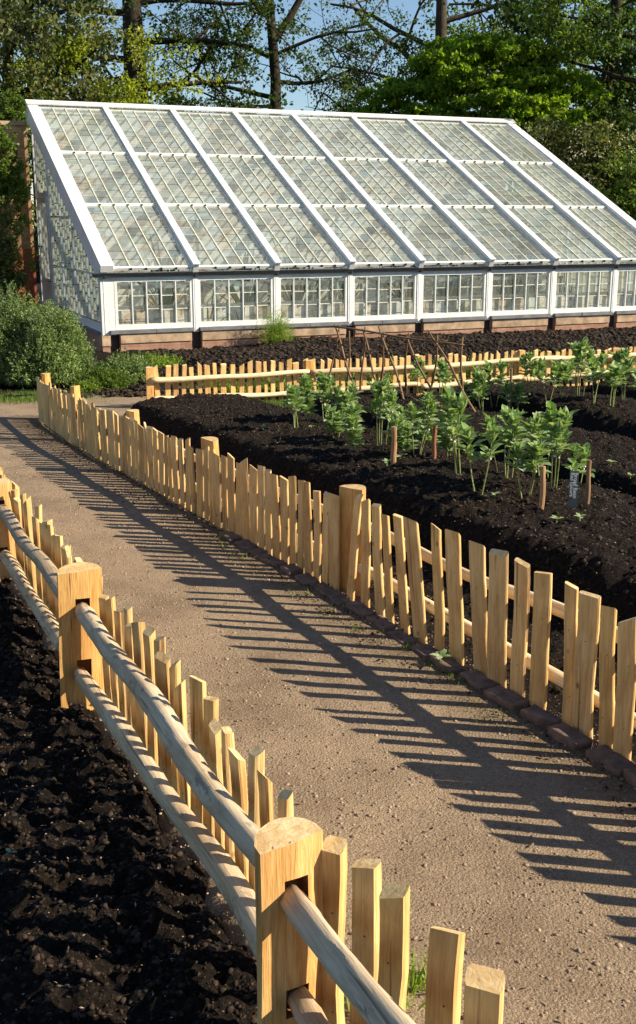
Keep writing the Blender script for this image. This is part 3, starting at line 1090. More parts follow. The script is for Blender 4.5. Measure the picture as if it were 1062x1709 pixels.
# ---- bricks edging the path along the right fence
def chips():
    rs = np.random.RandomState(9)
    for nm, lab, n, X0, X1, Y0, Y1, hf, keep in (
            ('compost_chips', 'pale straw and wood chips flecking the dark bean bed', 26000, -3, 6.5, 3.5, 17.5, lambda X, Y: right_soil_h(X, Y) * ss(0.0, 0.3, X - poly_x(RF, Y)) - 0.02, lambda x, y: (x > poly_x(RF, y) + 0.05) & (y < ff_y(x)) & (np.abs(x) < 0.33 * y + 0.4)),
            ('soil_chips', 'pale flecks of straw and grit in the shaded left bed', 7000, -3.4, 0.6, 1.3, 8.5, left_soil_h, lambda x, y: (x < poly_x(LF, y) + 0.02) & (np.abs(x) < 0.33 * y + 0.4))):
        X = X0 + rs.rand(n) * (X1 - X0); Y = Y0 + rs.rand(n) * (Y1 - Y0)
        k = keep(X, Y); X, Y = X[k], Y[k]
        P_ = np.stack([X, Y, -SLOPE * Y + hf(X, Y) + 0.006], -1)
        D = rs.normal(size=P_.shape); D[:, 2] *= 0.4
        U = rs.normal(size=P_.shape) * 0.4 + np.array([0, 0, 1.0])
        V, F = leaf_arrays(P_, D, U, 0.006 + 0.018 * rs.rand(len(P_)) ** 2, 0.006, 0.1)
        o = mesh_obj(nm, V, F, M['chip'])
        tag(o, lab, 'wood chips', None, 'stuff')


M['chip'] = simple('pale_chip', (0.24, 0.185, 0.135), 0.9, 0.7, 30)
chips()


def edging():
    rng = random.Random(5)
    base = None
    s = 0
    y = 3.9
    k = 0
    ords = ['first', 'second', 'third', 'fourth', 'fifth', 'sixth', 'seventh', 'eighth', 'ninth', 'tenth', 'eleventh', 'twelfth', 'thirteenth', 'fourteenth', 'fifteenth', 'sixteenth', 'seventeenth', 'eighteenth', 'nineteenth', 'twentieth']
    while y < 7.9:
        x = float(poly_x(RF, y)) - 0.135 + rng.uniform(-0.012, 0.012)
        mb = MB()
        lx, ly, lz = 0.215 * rng.uniform(0.8, 1.05), 0.10 * rng.uniform(0.9, 1.1), 0.07
        bm = bmesh.new()
        bmesh.ops.create_cube(bm, size=1.0)
        bmesh.ops.scale(bm, vec=(lx, ly, lz), verts=bm.verts)
        bmesh.ops.bevel(bm, geom=bm.edges[:], offset=0.004, segments=1, affect='EDGES')
        bmesh.ops.subdivide_edges(bm, edges=[e for e in bm.edges if e.calc_length() > 0.05], cuts=3, use_grid_fill=True)
        for v in bm.verts:
            nv = mnoise.noise_vector(v.co * 22 + Vector((k * 3.1, 0, 0)))
            v.co += nv * 0.004
        me = bpy.data.meshes.new('edging_brick')
        bm.to_mesh(me)
        bm.free()
        me.materials.append(M['edgebrick'])
        for p in me.polygons: p.use_smooth = True
        o = bpy.data.objects.new('edging_brick', me)
        C.objects.link(o)
        hh = 0.000 if y < 5.2 else -0.010
        o.location = (x, y, gz(y) + hh + rng.uniform(-0.008, 0.008))
        d = math.atan2(2.2, -1.1)
        o.rotation_euler = (rng.uniform(-0.08, 0.08), rng.uniform(-0.05, 0.05), d + rng.uniform(-0.12, 0.12))
        nm = ords[k] if k < len(ords) else ords[k - 20] + ' beyond twenty'
        if k < 20:
            lab = 'worn edging brick by the picket fence foot, %s from the right frame edge' % nm
        tag(o, lab if k < 20 else None, 'brick', 'bricks edging the path')
        if k >= 20:
            o['label'] = 'sunken dark edging brick in the shade of the fence, towards the far end'
            o['group'] = 'sunken edging bricks in deep shade'
        y += 0.207 * rng.uniform(0.93, 1.12)
        k += 1


M['edgebrick'] = simple('worn_edging_brick', (0.17, 0.115, 0.088), 0.9, 0.5, 16, 0.5, 0.2, rnd=True)
edging()


# ------------------------------------------------------------------ leaves and branches
def leaf_cloud(centres, radii, per, ln, wd, flat=1.0, up=0.3, rs=NR, shell=0.35):
    centres = np.asarray(centres, float)
    radii = np.asarray(radii, float)
    n = len(centres) * per
    c = np.repeat(centres, per, 0)
    r = np.repeat(radii, per, 0)
    u = rand_unit(n, 0, rs)
    rad = (shell + (1 - shell) * rs.rand(n)) ** 0.7
    off = u * rad[:, None] * r[:, None]
    off[:, 2] *= flat
    P_ = c + off
    D = rand_unit(n, 0, rs) * 0.9 + u * 0.5
    D[:, 2] -= 0.1
    U = rand_unit(n, up * 2, rs)
    s = 0.6 + 0.8 * rs.rand(n)
    return leaf_arrays(P_, D, U, ln * s, wd * s)


class Tree:
    def __init__(s, seed):
        s.r = random.Random(seed)
        s.rs = np.random.RandomState(seed)
        s.mb = MB()
        s.tips = []

    def branch(s, p, d, length, r, lvl, maxl, bend=0.25, grav=0.05, kids=3, sides=6, spread=0.9):
        n = 5
        pts = [p]
        rad = [r]
        dd = d.normalized()
        seg = length / n
        for i in range(n):
            dd = (dd + Vector((s.r.gauss(0, bend), s.r.gauss(0, bend), s.r.gauss(0, bend * 0.7) + grav)) * 0.5).normalized()
            p = p + dd * seg
            pts.append(p)
            rad.append(r * (1 - 0.62 * (i + 1) / n))
        s.mb.tube(pts, rad, max(3, sides - lvl), cap=False, rng=s.r)
        if lvl >= maxl - 1:
            for q in pts[2:]: s.tips.append((q, lvl))
        if lvl < maxl:
            for k in range(kids):
                t = 0.3 + 0.7 * (k + s.r.random()) / kids
                i = min(n - 1, int(t * n))
                q = pts[i].lerp(pts[i + 1], t * n - i)
                base = (pts[i + 1] - pts[i]).normalized()
                sd = Vector((s.r.gauss(0, 1), s.r.gauss(0, 1), s.r.gauss(0, 0.6))).cross(base).normalized()
                nd = (base * (1 - spread * 0.5) + sd * spread).normalized()
                s.branch(q, nd, length * s.r.uniform(0.45, 0.7), rad[i] * 0.6, lvl + 1, maxl, bend, grav, kids, sides, spread)
        return pts, rad


def tree(name, label, base, trunk, trunk_r, limbs, leafm, leaf, barkm=None, seed=1, maxl=3, kids=3, per=14, tipr=0.5, clumps=None, flat=0.7, bend=0.25, grav=0.05, tipkeep=1.0, cat='tree', leafn='crown', spread=0.9):
    """trunk: list of offset points; limbs: (height fraction, direction, length, radius)"""
    T = Tree(seed)
    root = empty(name, base)
    tag(root, label, cat)
    tp = [Vector(q) for q in trunk]
    n = len(tp)
    rr = [trunk_r * (1.25 if i == 0 else 1 - 0.72 * i / (n - 1)) for i in range(n)]
    T.mb.tube(tp, rr, 12, cap=False, jit=0.06, rng=T.r)
    for (f, d, ln, r) in limbs:
        x = f * (n - 1)
        i = min(n - 2, int(x))
        p = tp[i].lerp(tp[i + 1], x - i)
        T.branch(p, Vector(d), ln, r, 1, maxl, bend, grav, kids, 8, spread)
    T.mb.build('trunk', barkm or M['trunk'], root, smooth=True)
    cs, rs_ = [], []
    for q, l in T.tips:
        if T.r.random() < tipkeep:
            cs.append(tuple(q)); rs_.append(tipr * T.r.uniform(0.6, 1.3))
    V = F = None
    parts = []
    if cs:
        parts.append(leaf_cloud(cs, rs_, per, leaf, leaf * 0.62, flat, 0.4, T.rs, 0.05))
    if clumps:
        for (c, r, k, sub, fl) in clumps:
            # a mass built of many small clumps on an uneven shell
            u = rand_unit(sub, 0.25, T.rs)
            rad = 0.55 + 0.5 * T.rs.rand(sub)
            cc = np.asarray(c)[None] + u * rad[:, None] * np.asarray(r)[None]
            parts.append(leaf_cloud(cc, np.full(sub, float(np.mean(r)) * 0.20) * (0.6 + 0.9 * T.rs.rand(sub)), k, leaf, leaf * 0.62, fl, 0.5, T.rs, 0.2))
    if parts:
        vs, fs, off = [], [], 0
        for v_, f_ in parts:
            vs.append(v_); fs.append(f_ + off); off += len(v_)
        mesh_obj(leafn, np.concatenate(vs), np.concatenate(fs), leafm, root)
    return root


GB = -1.25   # ground level beyond the greenhouse


def tb(px, Y, py=300):
    q = at_y(px, py, Y)
    return Vector((q.x, Y, GB - 0.05))


def trees():
    # centre tree: bare dark trunk forking, loose leaves
    b = tb(461, 46)
    tree('broadleaf_tree', 'tall tree with a dark forked trunk and sparse leaves above the ridge middle', b,
         [(0, 0, 0), (0.05, 0, 3), (-0.03, 0, 6), (0.02, 0, 8.6), (-0.12, 0, 10.6), (-0.3, 0, 13), (-0.2, 0, 16)], 0.33,
         [(0.62, (0.8, 0.1, 1.0), 5.0, 0.17), (0.5, (1, 0.2, 0.15), 4.2, 0.09), (0.46, (-1, 0.1, 0.3), 4.6, 0.10), (0.44, (-1, -0.2, -0.02), 3.6, 0.07), (0.57, (-1, 0.2, 0.5), 4.6, 0.10),
          (0.42, (1, 0, -0.05), 3.6, 0.07), (0.58, (0.9, -0.2, 0.25), 4.2, 0.08), (0.68, (-0.7, 0, 0.9), 4.6, 0.12), (0.75, (0.8, 0, 0.6), 4, 0.1), (0.8, (-0.8, 0, 0.6), 4, 0.1), (0.9, (0.3, 0, 1), 3, 0.08), (0.36, (-0.9, 0, 0.1), 3.0, 0.06)],
         M['leaf_dark'], 0.12, seed=3, maxl=4, kids=4, per=6, tipr=0.30, flat=0.6, tipkeep=0.5, bend=0.42, grav=0.06)
    # tree right of centre with arching limbs behind the round bright crown
    b = tb(728, 50)
    tree('broadleaf_tree', 'tree with thick pale trunk and arching limbs above the round bright crown', b,
         [(0, 0, 0), (0.05, 0, 4), (0, 0, 8), (0.05, 0, 11), (0, 0, 15), (0.1, 0, 18)], 0.42,
         [(0.46, (-1, 0, 0.7), 5.5, 0.16), (0.44, (1, 0, 0.45), 6.5, 0.18), (0.42, (-1, -0.2, 0.2), 5, 0.10), (0.55, (-1, 0.1, 0.5), 5.5, 0.12), (0.5, (1, 0.2, 0.25), 6, 0.12), (0.62, (1, 0, 0.3), 5, 0.12), (0.66, (-0.9, 0, 0.35), 5, 0.12), (0.37, (-1, 0, 0.35), 4.5, 0.07)],
         M['leaf_mid'], 0.14, barkm=M['trunk_mid'], seed=12, maxl=4, kids=3, per=9, tipr=0.4, flat=0.6, tipkeep=0.6, bend=0.4)
    # round bright crown
    b = tb(790, 41)
    cz = 5.7 - (GB - 0.05)
    cl = []
    rr = random.Random(4)
    for k in range(110):
        a = rr.random() * 6.283
        z = rr.uniform(-0.35, 1.0)
        rad = math.sqrt(max(0.02, 1 - max(0, z) ** 2)) * rr.uniform(0.62, 0.98)
        cl.append(((4.0 * rad * math.cos(a) + 0.15, 2.6 * rad * math.sin(a), cz + 2.5 * z * 0.93), (0.8, 0.8, 0.16), 26, 26, 0.22))
    cl.append(((0, 0, cz + 0.1), (2.3, 1.8, 1.5), 30, 90, 0.4))
    tree('maple_tree', 'dense dome of bright green layered foliage behind the right half of the ridge', b,
         [(0, 0, 0), (0.1, 0, 2), (0, 0, 4), (0.1, 0, 5.5), (0.1, 0, 7)], 0.3,
         [(0.4, (1, 0, 0.5), 3, 0.1), (0.4, (-1, 0, 0.5), 3, 0.1), (0.5, (0.3, -1, 0.6), 2.4, 0.1), (0.6, (-0.5, -0.6, 0.8), 2.4, 0.08)],
         M['leaf_maple'], 0.15, seed=8, maxl=2, kids=2, per=6, tipr=0.4, clumps=cl)
    # dark dense lower companion left of it
    b = tb(610, 47)
    tree('broadleaf_tree', 'low dark leafy tree with open twigs between the two tall trunks', b,
         [(0, 0, 0), (0.3, 0, 3), (0.8, 0, 5.5), (1.6, 0, 7), (2.2, 0, 8.5)], 0.2,
         [(0.5, (-1, 0, 0.4), 3.6, 0.08), (0.55, (-0.8, 0.3, 0.8), 3.8, 0.08), (0.6, (1, 0, 0.4), 3.6, 0.08), (0.7, (-0.8, 0, 0.7), 3.2, 0.07), (0.75, (0.9, 0, 0.3), 3.2, 0.07), (0.9, (-0.3, 0, 1), 2.5, 0.05), (0.45, (1, 0, 0.1), 3.2, 0.06)],
         M['leaf_dark'], 0.12, seed=21, maxl=4, kids=3, per=12, tipr=0.36, flat=0.6, tipkeep=0.8, bend=0.4)
    # big dark tree at the left with thick trunk
    b = tb(232, 43)
    tree('cedar_tree', 'massive dark evergreen with a thick straight trunk behind the left roof bays', b,
         [(0, 0, 0), (0, 0, 4), (0.03, 0, 8), (0, 0, 12), (0, 0, 17)], 0.66,
         [(0.34, (-1, -0.1, 0.0), 5.0, 0.14), (0.40, (1, -0.2, 0.02), 4.2, 0.13), (0.46, (-1, 0.1, 0.08), 5.5, 0.14), (0.5, (1, 0.1, 0.1), 4.0, 0.14), (0.56, (-0.9, -0.3, 0.1), 5.5, 0.14), (0.6, (1, -0.1, 0.1), 4.6, 0.14), (0.66, (-1, 0, 0.1), 5.5, 0.13), (0.68, (1, 0, 0.1), 4.6, 0.13), (0.4, (0.5, -1, 0.0), 2.5, 0.1), (0.52, (-0.5, -1, 0.0), 2.8, 0.1), (0.31, (0.9, -0.2, -0.05), 3.2, 0.1)],
         M['leaf_dark'], 0.15, seed=5, maxl=3, kids=4, per=26, tipr=0.55, flat=0.4, grav=0.02, tipkeep=0.68, bend=0.2)
    # yellow-green spray in front of it
    b = tb(150, 38)
    tree('broadleaf_tree', 'yellow-green sunlit young tree leaning over the left end of the ridge', b,
         [(0, 0, 0), (-0.2, 0, 2.5), (-0.1, 0, 4.5), (0.1, 0, 6), (0.3, 0, 7.4)], 0.14,
         [(0.6, (-1, 0, 0.3), 2.6, 0.05), (0.7, (1, -0.1, 0.2), 3.0, 0.05), (0.8, (-1, 0.1, 0.3), 2.6, 0.05), (0.85, (1, 0.1, 0.25), 2.8, 0.05), (0.95, (-0.4, 0, 0.8), 1.6, 0.04), (0.75, (0.6, -0.8, 0.1), 2, 0.04)],
         M['leaf_yellow'], 0.12, seed=31, maxl=3, kids=4, per=20, tipr=0.42, flat=0.5, tipkeep=0.9,
         clumps=[((0.9, -0.2, 6.0), (1.3, 0.9, 0.9), 30, 26, 0.4), ((-0.9, -0.2, 6.7), (1.2, 0.9, 0.8), 30, 22, 0.4)])
    # far left olive mass
    b = tb(20, 37)
    tree('broadleaf_tree', 'olive green tree filling the top left corner of the view', b,
         [(0, 0, 0), (0.2, 0, 3), (0, 0, 6), (0.2, 0, 9), (0.2, 0, 12)], 0.34,
         [(0.3, (1, -0.1, 0.2), 2.6, 0.09), (0.4, (-1, 0, 0.2), 3.5, 0.1), (0.45, (1, 0, 0.4), 3.0, 0.1), (0.55, (-1, 0, 0.3), 3.5, 0.1), (0.6, (1, 0.2, 0.4), 3.2, 0.1), (0.7, (0.5, -1, 0.3), 3, 0.1), (0.75, (1, 0, 0.4), 3.4, 0.1), (0.5, (0, -1, 0.3), 3, 0.1), (0.35, (0.2, -1, 0.2), 2.5, 0.1)],
         M['leaf_olive'], 0.16, seed=41, maxl=3, kids=4, per=20, tipr=0.5, flat=0.8, tipkeep=0.9,
         clumps=[((-0.3, 0, 9.0), (2.2, 2, 2.2), 40, 60, 0.7)])
    # far trees filling the deep background at the left and right
    for i, (px, Y, hh, lab, sd) in enumerate(((60, 62, 15, 'distant dark tree seen through the gaps at far left', 51),)):
        b = tb(px, Y)
        tree('broadleaf_tree', lab, b, [(0, 0, 0), (0.1, 0, hh * 0.3), (0, 0, hh * 0.6), (0.1, 0, hh)], 0.35,
             [(0.4, (-1, 0, 0.5), 4.5, 0.1), (0.45, (1, 0, 0.5), 4.5, 0.1), (0.6, (-1, 0, 0.6), 4, 0.1), (0.65, (1, 0, 0.6), 4, 0.1), (0.8, (-0.6, 0, 1), 3, 0.1), (0.85, (0.6, 0, 0.9), 3, 0.1), (0.55, (0, -1, 0.5), 3, 0.1)],
             M['leaf_dark'], 0.26, seed=sd, maxl=3, kids=3, per=18, tipr=0.7, flat=0.7, tipkeep=0.7)
    # right mass
    b = tb(1010, 47)
    tree('broadleaf_tree', 'large dark spreading tree filling the top right corner', b,
         [(0, 0, 0), (0, 0, 4), (-0.2, 0, 8), (0, 0, 11), (0, 0, 16)], 0.5,
         [(0.25, (-1, -0.1, 0.3), 3.2, 0.12), (0.35, (1, 0, 0.3), 4, 0.12), (0.42, (-1, 0, 0.35), 4.2, 0.12), (0.5, (1, 0.1, 0.3), 4, 0.12), (0.52, (-1, 0.2, 0.3), 4.6, 0.12), (0.62, (-1, 0, 0.3), 4.8, 0.12), (0.62, (1, 0, 0.3), 4.6, 0.12), (0.4, (0, -1, 0.3), 3, 0.1), (0.55, (-0.3, -1, 0.3), 3, 0.1), (0.3, (0.3, -1, 0.3), 3, 0.1)],
         M['leaf_dark'], 0.21, seed=61, maxl=3, kids=4, per=20, tipr=0.62, flat=0.6, tipkeep=0.85,
         clumps=[((0.6, 0, 7.0), (2.6, 2, 3.2), 40, 80, 0.6)])
    b = tb(905, 57)
    tree('broadleaf_tree', 'light green hanging foliage above and behind the round crown at the top right', b,
         [(0, 0, 0), (0, 0, 5), (0.2, 0, 10), (0, 0, 14), (0, 0, 18)], 0.4,
         [(0.62, (-1, 0, 0.1), 5, 0.12), (0.6, (1, 0, 0.15), 5, 0.12), (0.7, (-1, -0.2, 0.0), 5, 0.12), (0.72, (1, 0, 0), 5, 0.12), (0.5, (1, 0, 0.2), 4, 0.1), (0.5, (-0.9, 0, 0.2), 4, 0.1), (0.66, (0, -1, 0), 4, 0.1)],
         M['leaf_mid'], 0.22, seed=71, maxl=3, kids=4, per=18, tipr=0.6, flat=0.6, tipkeep=0.75, grav=-0.05)
    b = tb(1085, 39)
    tree('broadleaf_tree', 'bright mid green tree cut by the right frame edge at the top', b,
         [(0, 0, 0), (0, 0, 4), (-0.2, 0, 7), (0, 0, 10), (0, 0, 13)], 0.3,
         [(0.55, (-1, 0, 0.4), 3.2, 0.1), (0.65, (-1, -0.1, 0.3), 3.4, 0.1), (0.75, (-1, 0.1, 0.2), 3.4, 0.1), (0.6, (0.5, -1, 0.3), 3, 0.1), (0.7, (1, 0, 0.3), 3, 0.1)],
         M['leaf_mid'], 0.16, seed=81, maxl=3, kids=4, per=16, tipr=0.5, flat=0.6, tipkeep=0.8)
    # shrubs behind the right end of the roof
    for i, (px, py, Y, rx, rz, lab, mt) in enumerate((
            (940, 275, 37.5, 1.5, 1.3, 'olive shrub with pale blossom just behind the sloping right roof edge', 'leaf_olive'),
            (1010, 300, 36.5, 1.5, 1.5, 'second olive shrub behind the roof edge, nearer the right frame edge', 'leaf_olive'),
            (1075, 330, 35.5, 1.4, 1.7, 'taller grey green shrub cut by the right frame edge behind the roof', 'leaf_mid'),
            (985, 235, 41, 2.0, 1.6, 'dark bush standing above the olive shrubs at the right', 'leaf_dark'))):
        c = at_y(px, py, Y)
        base = Vector((c.x, Y, GB - 0.05))
        hz = c.z - base.z
        cl = [((rr.uniform(-1, 1) * rx * 0.7, rr.uniform(-0.8, 0.8) * rx, hz + rr.uniform(-0.9, 0.55) * rz), (0.75, 0.7, 0.6), 26, 26, 0.8) for _ in range(20)]
        t = tree('shrub', lab, base, [(0, 0, 0), (0.1, 0, hz * 0.4), (0, 0, hz * 0.7), (0.1, 0, hz)], 0.09,
                 [(0.4, (1, 0, 0.9), 2.2, 0.04), (0.4, (-1, 0, 0.9), 2.2, 0.04), (0.5, (0.4, -1, 0.9), 2.0, 0.04), (0.75, (-0.6, -0.4, 1), 1.9, 0.03), (0.8, (0.5, 0.4, 1), 1.9, 0.03)],
                 M[mt], 0.12, seed=91 + i, maxl=3, kids=4, per=7, tipr=0.3, clumps=cl, cat='shrub', leafn='foliage', barkm=M['trunk_light'])
        if i < 2:
            rs = np.random.RandomState(i + 3)
            cc = [((rr.uniform(-1, 1) * rx), rr.uniform(-1.3, -0.2) * rx * 0.8, hz + rr.uniform(-0.8, 0.9) * rz) for _ in range(70)]
            v_, f_ = leaf_cloud(cc, np.full(70, 0.14), 9, 0.06, 0.05, 1, 0.4, rs)
            mesh_obj('blossom', v_, f_, M['blossom'], t)


trees()


# ------------------------------------------------------------------ greenhouse
GL = 14.85; GW = 7.88; SILL = 0.50; GUT = 1.60; EAV = 1.83; RID = 5.60
ALF = math.atan2(RID - EAV, GW)
SLEN = math.hypot(RID - EAV, GW)
GBASE = Vector((-4.49, 23.46, -0.74))
GROT = math.atan2(0.392, 0.92)


def g2w(x, y, z):
    c, s = math.cos(GROT), math.sin(GROT)
    return Vector((GBASE.x + x * c - y * s, GBASE.y + x * s + y * c, GBASE.z + z))


def RT(x, s, n):
    return (x, s * math.cos(ALF) - n * math.sin(ALF), EAV + s * math.sin(ALF) + n * math.cos(ALF))


RX = [0.0, 1.97, 3.84, 5.66, 7.45, 9.35, 11.2, 13.08, 14.85]


def panes(T, x0, x1, s0, s1, cols, rows, rng, jitter=0.0, lap=0.014, tilt=0.004):
    """overlapping glass panes, each its own quad; T maps (x, s, n) to local"""
    mb = MB()
    cw = (x1 - x0) / cols
    for c in range(cols):
        xa, xb = x0 + c * cw + 0.004, x0 + (c + 1) * cw - 0.004
        off = rng.uniform(-jitter, jitter)
        rh = (s1 - s0) / rows
        for r in range(rows):
            sa = s0 + r * rh + (off if r else 0)
            sb = s0 + (r + 1) * rh + (off if r < rows - 1 else 0)
            t1 = rng.uniform(-tilt, tilt)
            V = [T(xa, sa, 0.010 + t1), T(xb, sa, 0.010 - t1), T(xb, sb + 0.02, 0.002), T(xa, sb + 0.02, 0.002)]
            mb.add(V, [(0, 1, 2, 3)], 0)
            if r and rng.random() < 0.92:
                mb.add([T(xa, sa - 0.002, 0.014), T(xb, sa - 0.002, 0.014), T(xb, sa + lap, 0.013), T(xa, sa + lap, 0.013)], [(0, 1, 2, 3)], 1 if rng.random() < 0.6 else 2)
    return mb


def greenhouse():
    rng = random.Random(77)
    root = empty('greenhouse', GBASE, GROT)
    tag(root, 'long white lean-to greenhouse with old lapped glass on a stone plinth', 'greenhouse')
    W = M['white']
    # rafters; end ones are wide barge boards
    for i, x in enumerate(RX):
        mb = MB()
        if i in (0, len(RX) - 1):
            xa, xb = (x - 0.10, x + 0.17) if i == 0 else (x - 0.17, x + 0.10)
            mb.box(xa, xb, -0.19, SLEN + 0.12, -0.02, 0.13, 0, RT)
            mb.box(xa + (0.0 if i == 0 else 0.10), xb - (0.10 if i == 0 else 0.0), -0.08, SLEN + 0.10, -0.30, -0.022, 0, RT)
            o = mb.build('barge_board', W, root)
        else:
            mb.box(x - 0.062, x + 0.062, -0.17, SLEN + 0.02, -0.10, 0.12, 0, RT)
            mb.box(x - 0.078, x + 0.078, -0.19, SLEN + 0.02, 0.122, 0.145, 0, RT)
            o = mb.build('rafter', W, root)
    # wall plate, gutter, ridge
    mb = MB(); mb.box(-0.02, GL + 0.02, -0.02, 0.10, GUT - 0.02, EAV - 0.12)
    mb.build('wall_plate', W, root)
    mb = MB()
    prof = [(0.0, 0.0), (-0.02, -0.05), (-0.06, -0.075), (-0.10, -0.05), (-0.12, 0.0), (-0.11, 0.0), (-0.09, -0.04), (-0.06, -0.06), (-0.03, -0.04), (-0.012, 0.0)]
    V = []
    for xx in (-0.25, GL + 0.25):
        for (a, b_) in prof: V.append((xx, a - 0.05, b_ + GUT + 0.10))
    k = len(prof)
    F = [(j, (j + 1) % k, k + (j + 1) % k, k + j) for j in range(k)]
    F += [tuple(range(k)), tuple(range(2 * k - 1, k - 1, -1))]
    mb.add(V, F)
    for xx in RX:
        mb.box(xx - 0.02, xx + 0.02, -0.175, -0.021, GUT + 0.0, GUT + 0.06)
    mb.build('gutter', M['gutter'], root)
    mb = MB()
    mb.box(-0.12, GL + 0.12, SLEN - 0.04, SLEN + 0.22, 0.146, 0.18, 0, RT)
    mb.box(-0.10, GL + 0.10, GW - 0.02, GW + 0.12, RID - 0.1, RID + 0.10)
    mb.build('ridge_board', W, root)
    # purlins inside
    for s in (SLEN / 3, 2 * SLEN / 3):
        mb = MB(); mb.box(0.1, GL - 0.1, s - 0.05, s + 0.05, -0.22, -0.135, 0, RT)
        mb.build('purlin', W, root)
    # roof sashes, three tiers in each bay, the lower ones lapping under the upper
    for i in range(8):
        xa = RX[i] + (0.18 if i == 0 else 0.066)
        xb = RX[i + 1] - (0.18 if i == 7 else 0.066)
        for t in range(3):
            s0 = SLEN * t / 3 + (-0.15 if t == 0 else -0.03)
            s1 = SLEN * (t + 1) / 3
            nn = 0.02 + 0.02 * t
            T = lambda x, s, n, nn=nn: RT(x, s, n + nn)
            mb = MB()
            mb.box(xa, xb, s0, s0 + (0.075 if t == 0 else 0.048), -0.025, 0.03, 0, T)
            mb.box(xa, xb, s1 - 0.055, s1, -0.025, 0.024, 0, T)
            mb.box(xa, xa + 0.045, s0 + 0.0755, s1 - 0.0555, -0.025, 0.028, 0, T)
            mb.box(xb - 0.045, xb, s0 + 0.0755, s1 - 0.0555, -0.025, 0.028, 0, T)
            cols = 5
            x0, x1 = xa + 0.045, xb - 0.045
            for c in range(1, cols):
                xc = x0 + (x1 - x0) * c / cols
                mb.box(xc - 0.010, xc + 0.010, s0 + 0.076, s1 - 0.056, -0.030, 0.026, 1, T)
                mb.box(xc - 0.016, xc + 0.016, s0 - 0.035, s0 - 0.001, -0.01, 0.034, 2, T)
            sash = mb.build('roof_sash', [W, M['bar'], M['gutter']], root)
            pm = panes(T, x0, x1, s0 + 0.07, s1 - 0.05, cols, rng.choice([8, 8, 9]), rng, 0.03)
            pm.build('panes', [M['roofglass'], M['lap'], M['laplight']], sash)
    # front posts
    for i, x in enumerate(RX):
        mb = MB()
        if i in (0, 8):
            a, b_ = (x - 0.09, x + 0.20) if i == 0 else (x - 0.20, x + 0.09)
            mb.box(a, b_, -0.045, 0.12, 0.42, GUT - 0.022)
            mb.box(a + 0.06, a + 0.075, -0.052, -0.0455, 0.43, GUT - 0.03)
        else:
            mb.box(x - 0.055, x + 0.055, -0.065, 0.12, 0.42, GUT - 0.022)
            mb.box(x - 0.020, x - 0.010, -0.070, -0.0652, 0.43, GUT - 0.03)
        mb.build('front_post', W, root)
    # front windows
    for i in range(8):
        xa = RX[i] + (0.202 if i == 0 else 0.057)
        xb = RX[i + 1] - (0.202 if i == 7 else 0.057)
        z0, z1 = SILL + 0.02, GUT - 0.024
        mb = MB()
        mb.box(xa, xb, -0.05, 0.03, z0, z0 + 0.11)
        mb.box(xa, xb, -0.05, 0.03, z1 - 0.055, z1)
        mb.box(xa, xa + 0.06, -0.05, 0.03, z0 + 0.1102, z1 - 0.0552)
        mb.box(xb - 0.06, xb, -0.05, 0.03, z0 + 0.1102, z1 - 0.0552)
        x0, x1 = xa + 0.06, xb - 0.06
        n = 5
        for c in range(1, n):
            xc = x0 + (x1 - x0) * c / n
            mb.box(xc - 0.011, xc + 0.011, -0.044, 0.02, z0 + 0.111, z1 - 0.056)
        fr = mb.build('front_window', W, root)
        T = lambda x, s, n_: (x, -0.005 - n_ * 0.6, s)
        pm = panes(T, x0, x1, z0 + 0.11, z1 - 0.055, n, 3, rng, 0.015, 0.017, 0.003)
        pm.build('panes', [M['sideglass'], M['laplight'], M['laplight']], fr)
    # sill and plinth: sandstone blocks with dark gaps below the posts
    mb = MB(); mb.box(-0.18, GL + 0.18, -0.14, 0.16, SILL - 0.07, SILL + 0.018)
    # cut sill into slabs
    mb = MB()
    for i in range(8):
        a, b_ = RX[i] + 0.07, RX[i + 1] - 0.07
        mid = a + (b_ - a) * rng.uniform(0.4, 0.6)
        for (p, q) in ((a, mid - 0.004), (mid + 0.004, b_)):
            j = rng.uniform(-0.01, 0.01)
            mb.box(p, q, -0.15 + j, 0.16, SILL - 0.055, SILL + 0.018)
    mb.build('slate_sill', M['slate'], root)
    for i in range(8):
        a, b_ = RX[i] + 0.12, RX[i + 1] - 0.12
        if i == 0: a = RX[0] + 0.28
        mb = MB()
        mb.box(a, b_, -0.11, 0.16, 0.24, SILL - 0.057)
        mb.build('plinth_stone', M['stone'], root)
        mb = MB()
        mb.box(a, b_, -0.085, 0.16, -0.25, 0.238)
        mb.build('plinth_bricks', M['brick_base'], root)
    mb = MB(); mb.box(-0.12, 0.06, -0.12, 0.16, 0.20, 0.415); mb.build('plinth_stone', M['stone'], root)
    mb = MB(); mb.box(-0.11, 0.05, -0.10, 0.16, -0.25, 0.198); mb.build('plinth_bricks', M['brick_base'], root)
    mb = MB(); mb.box(-0.05, GL + 0.05, 0.03, 0.22, -0.3, SILL - 0.06); mb.build('footing', M['darkgap'], root)
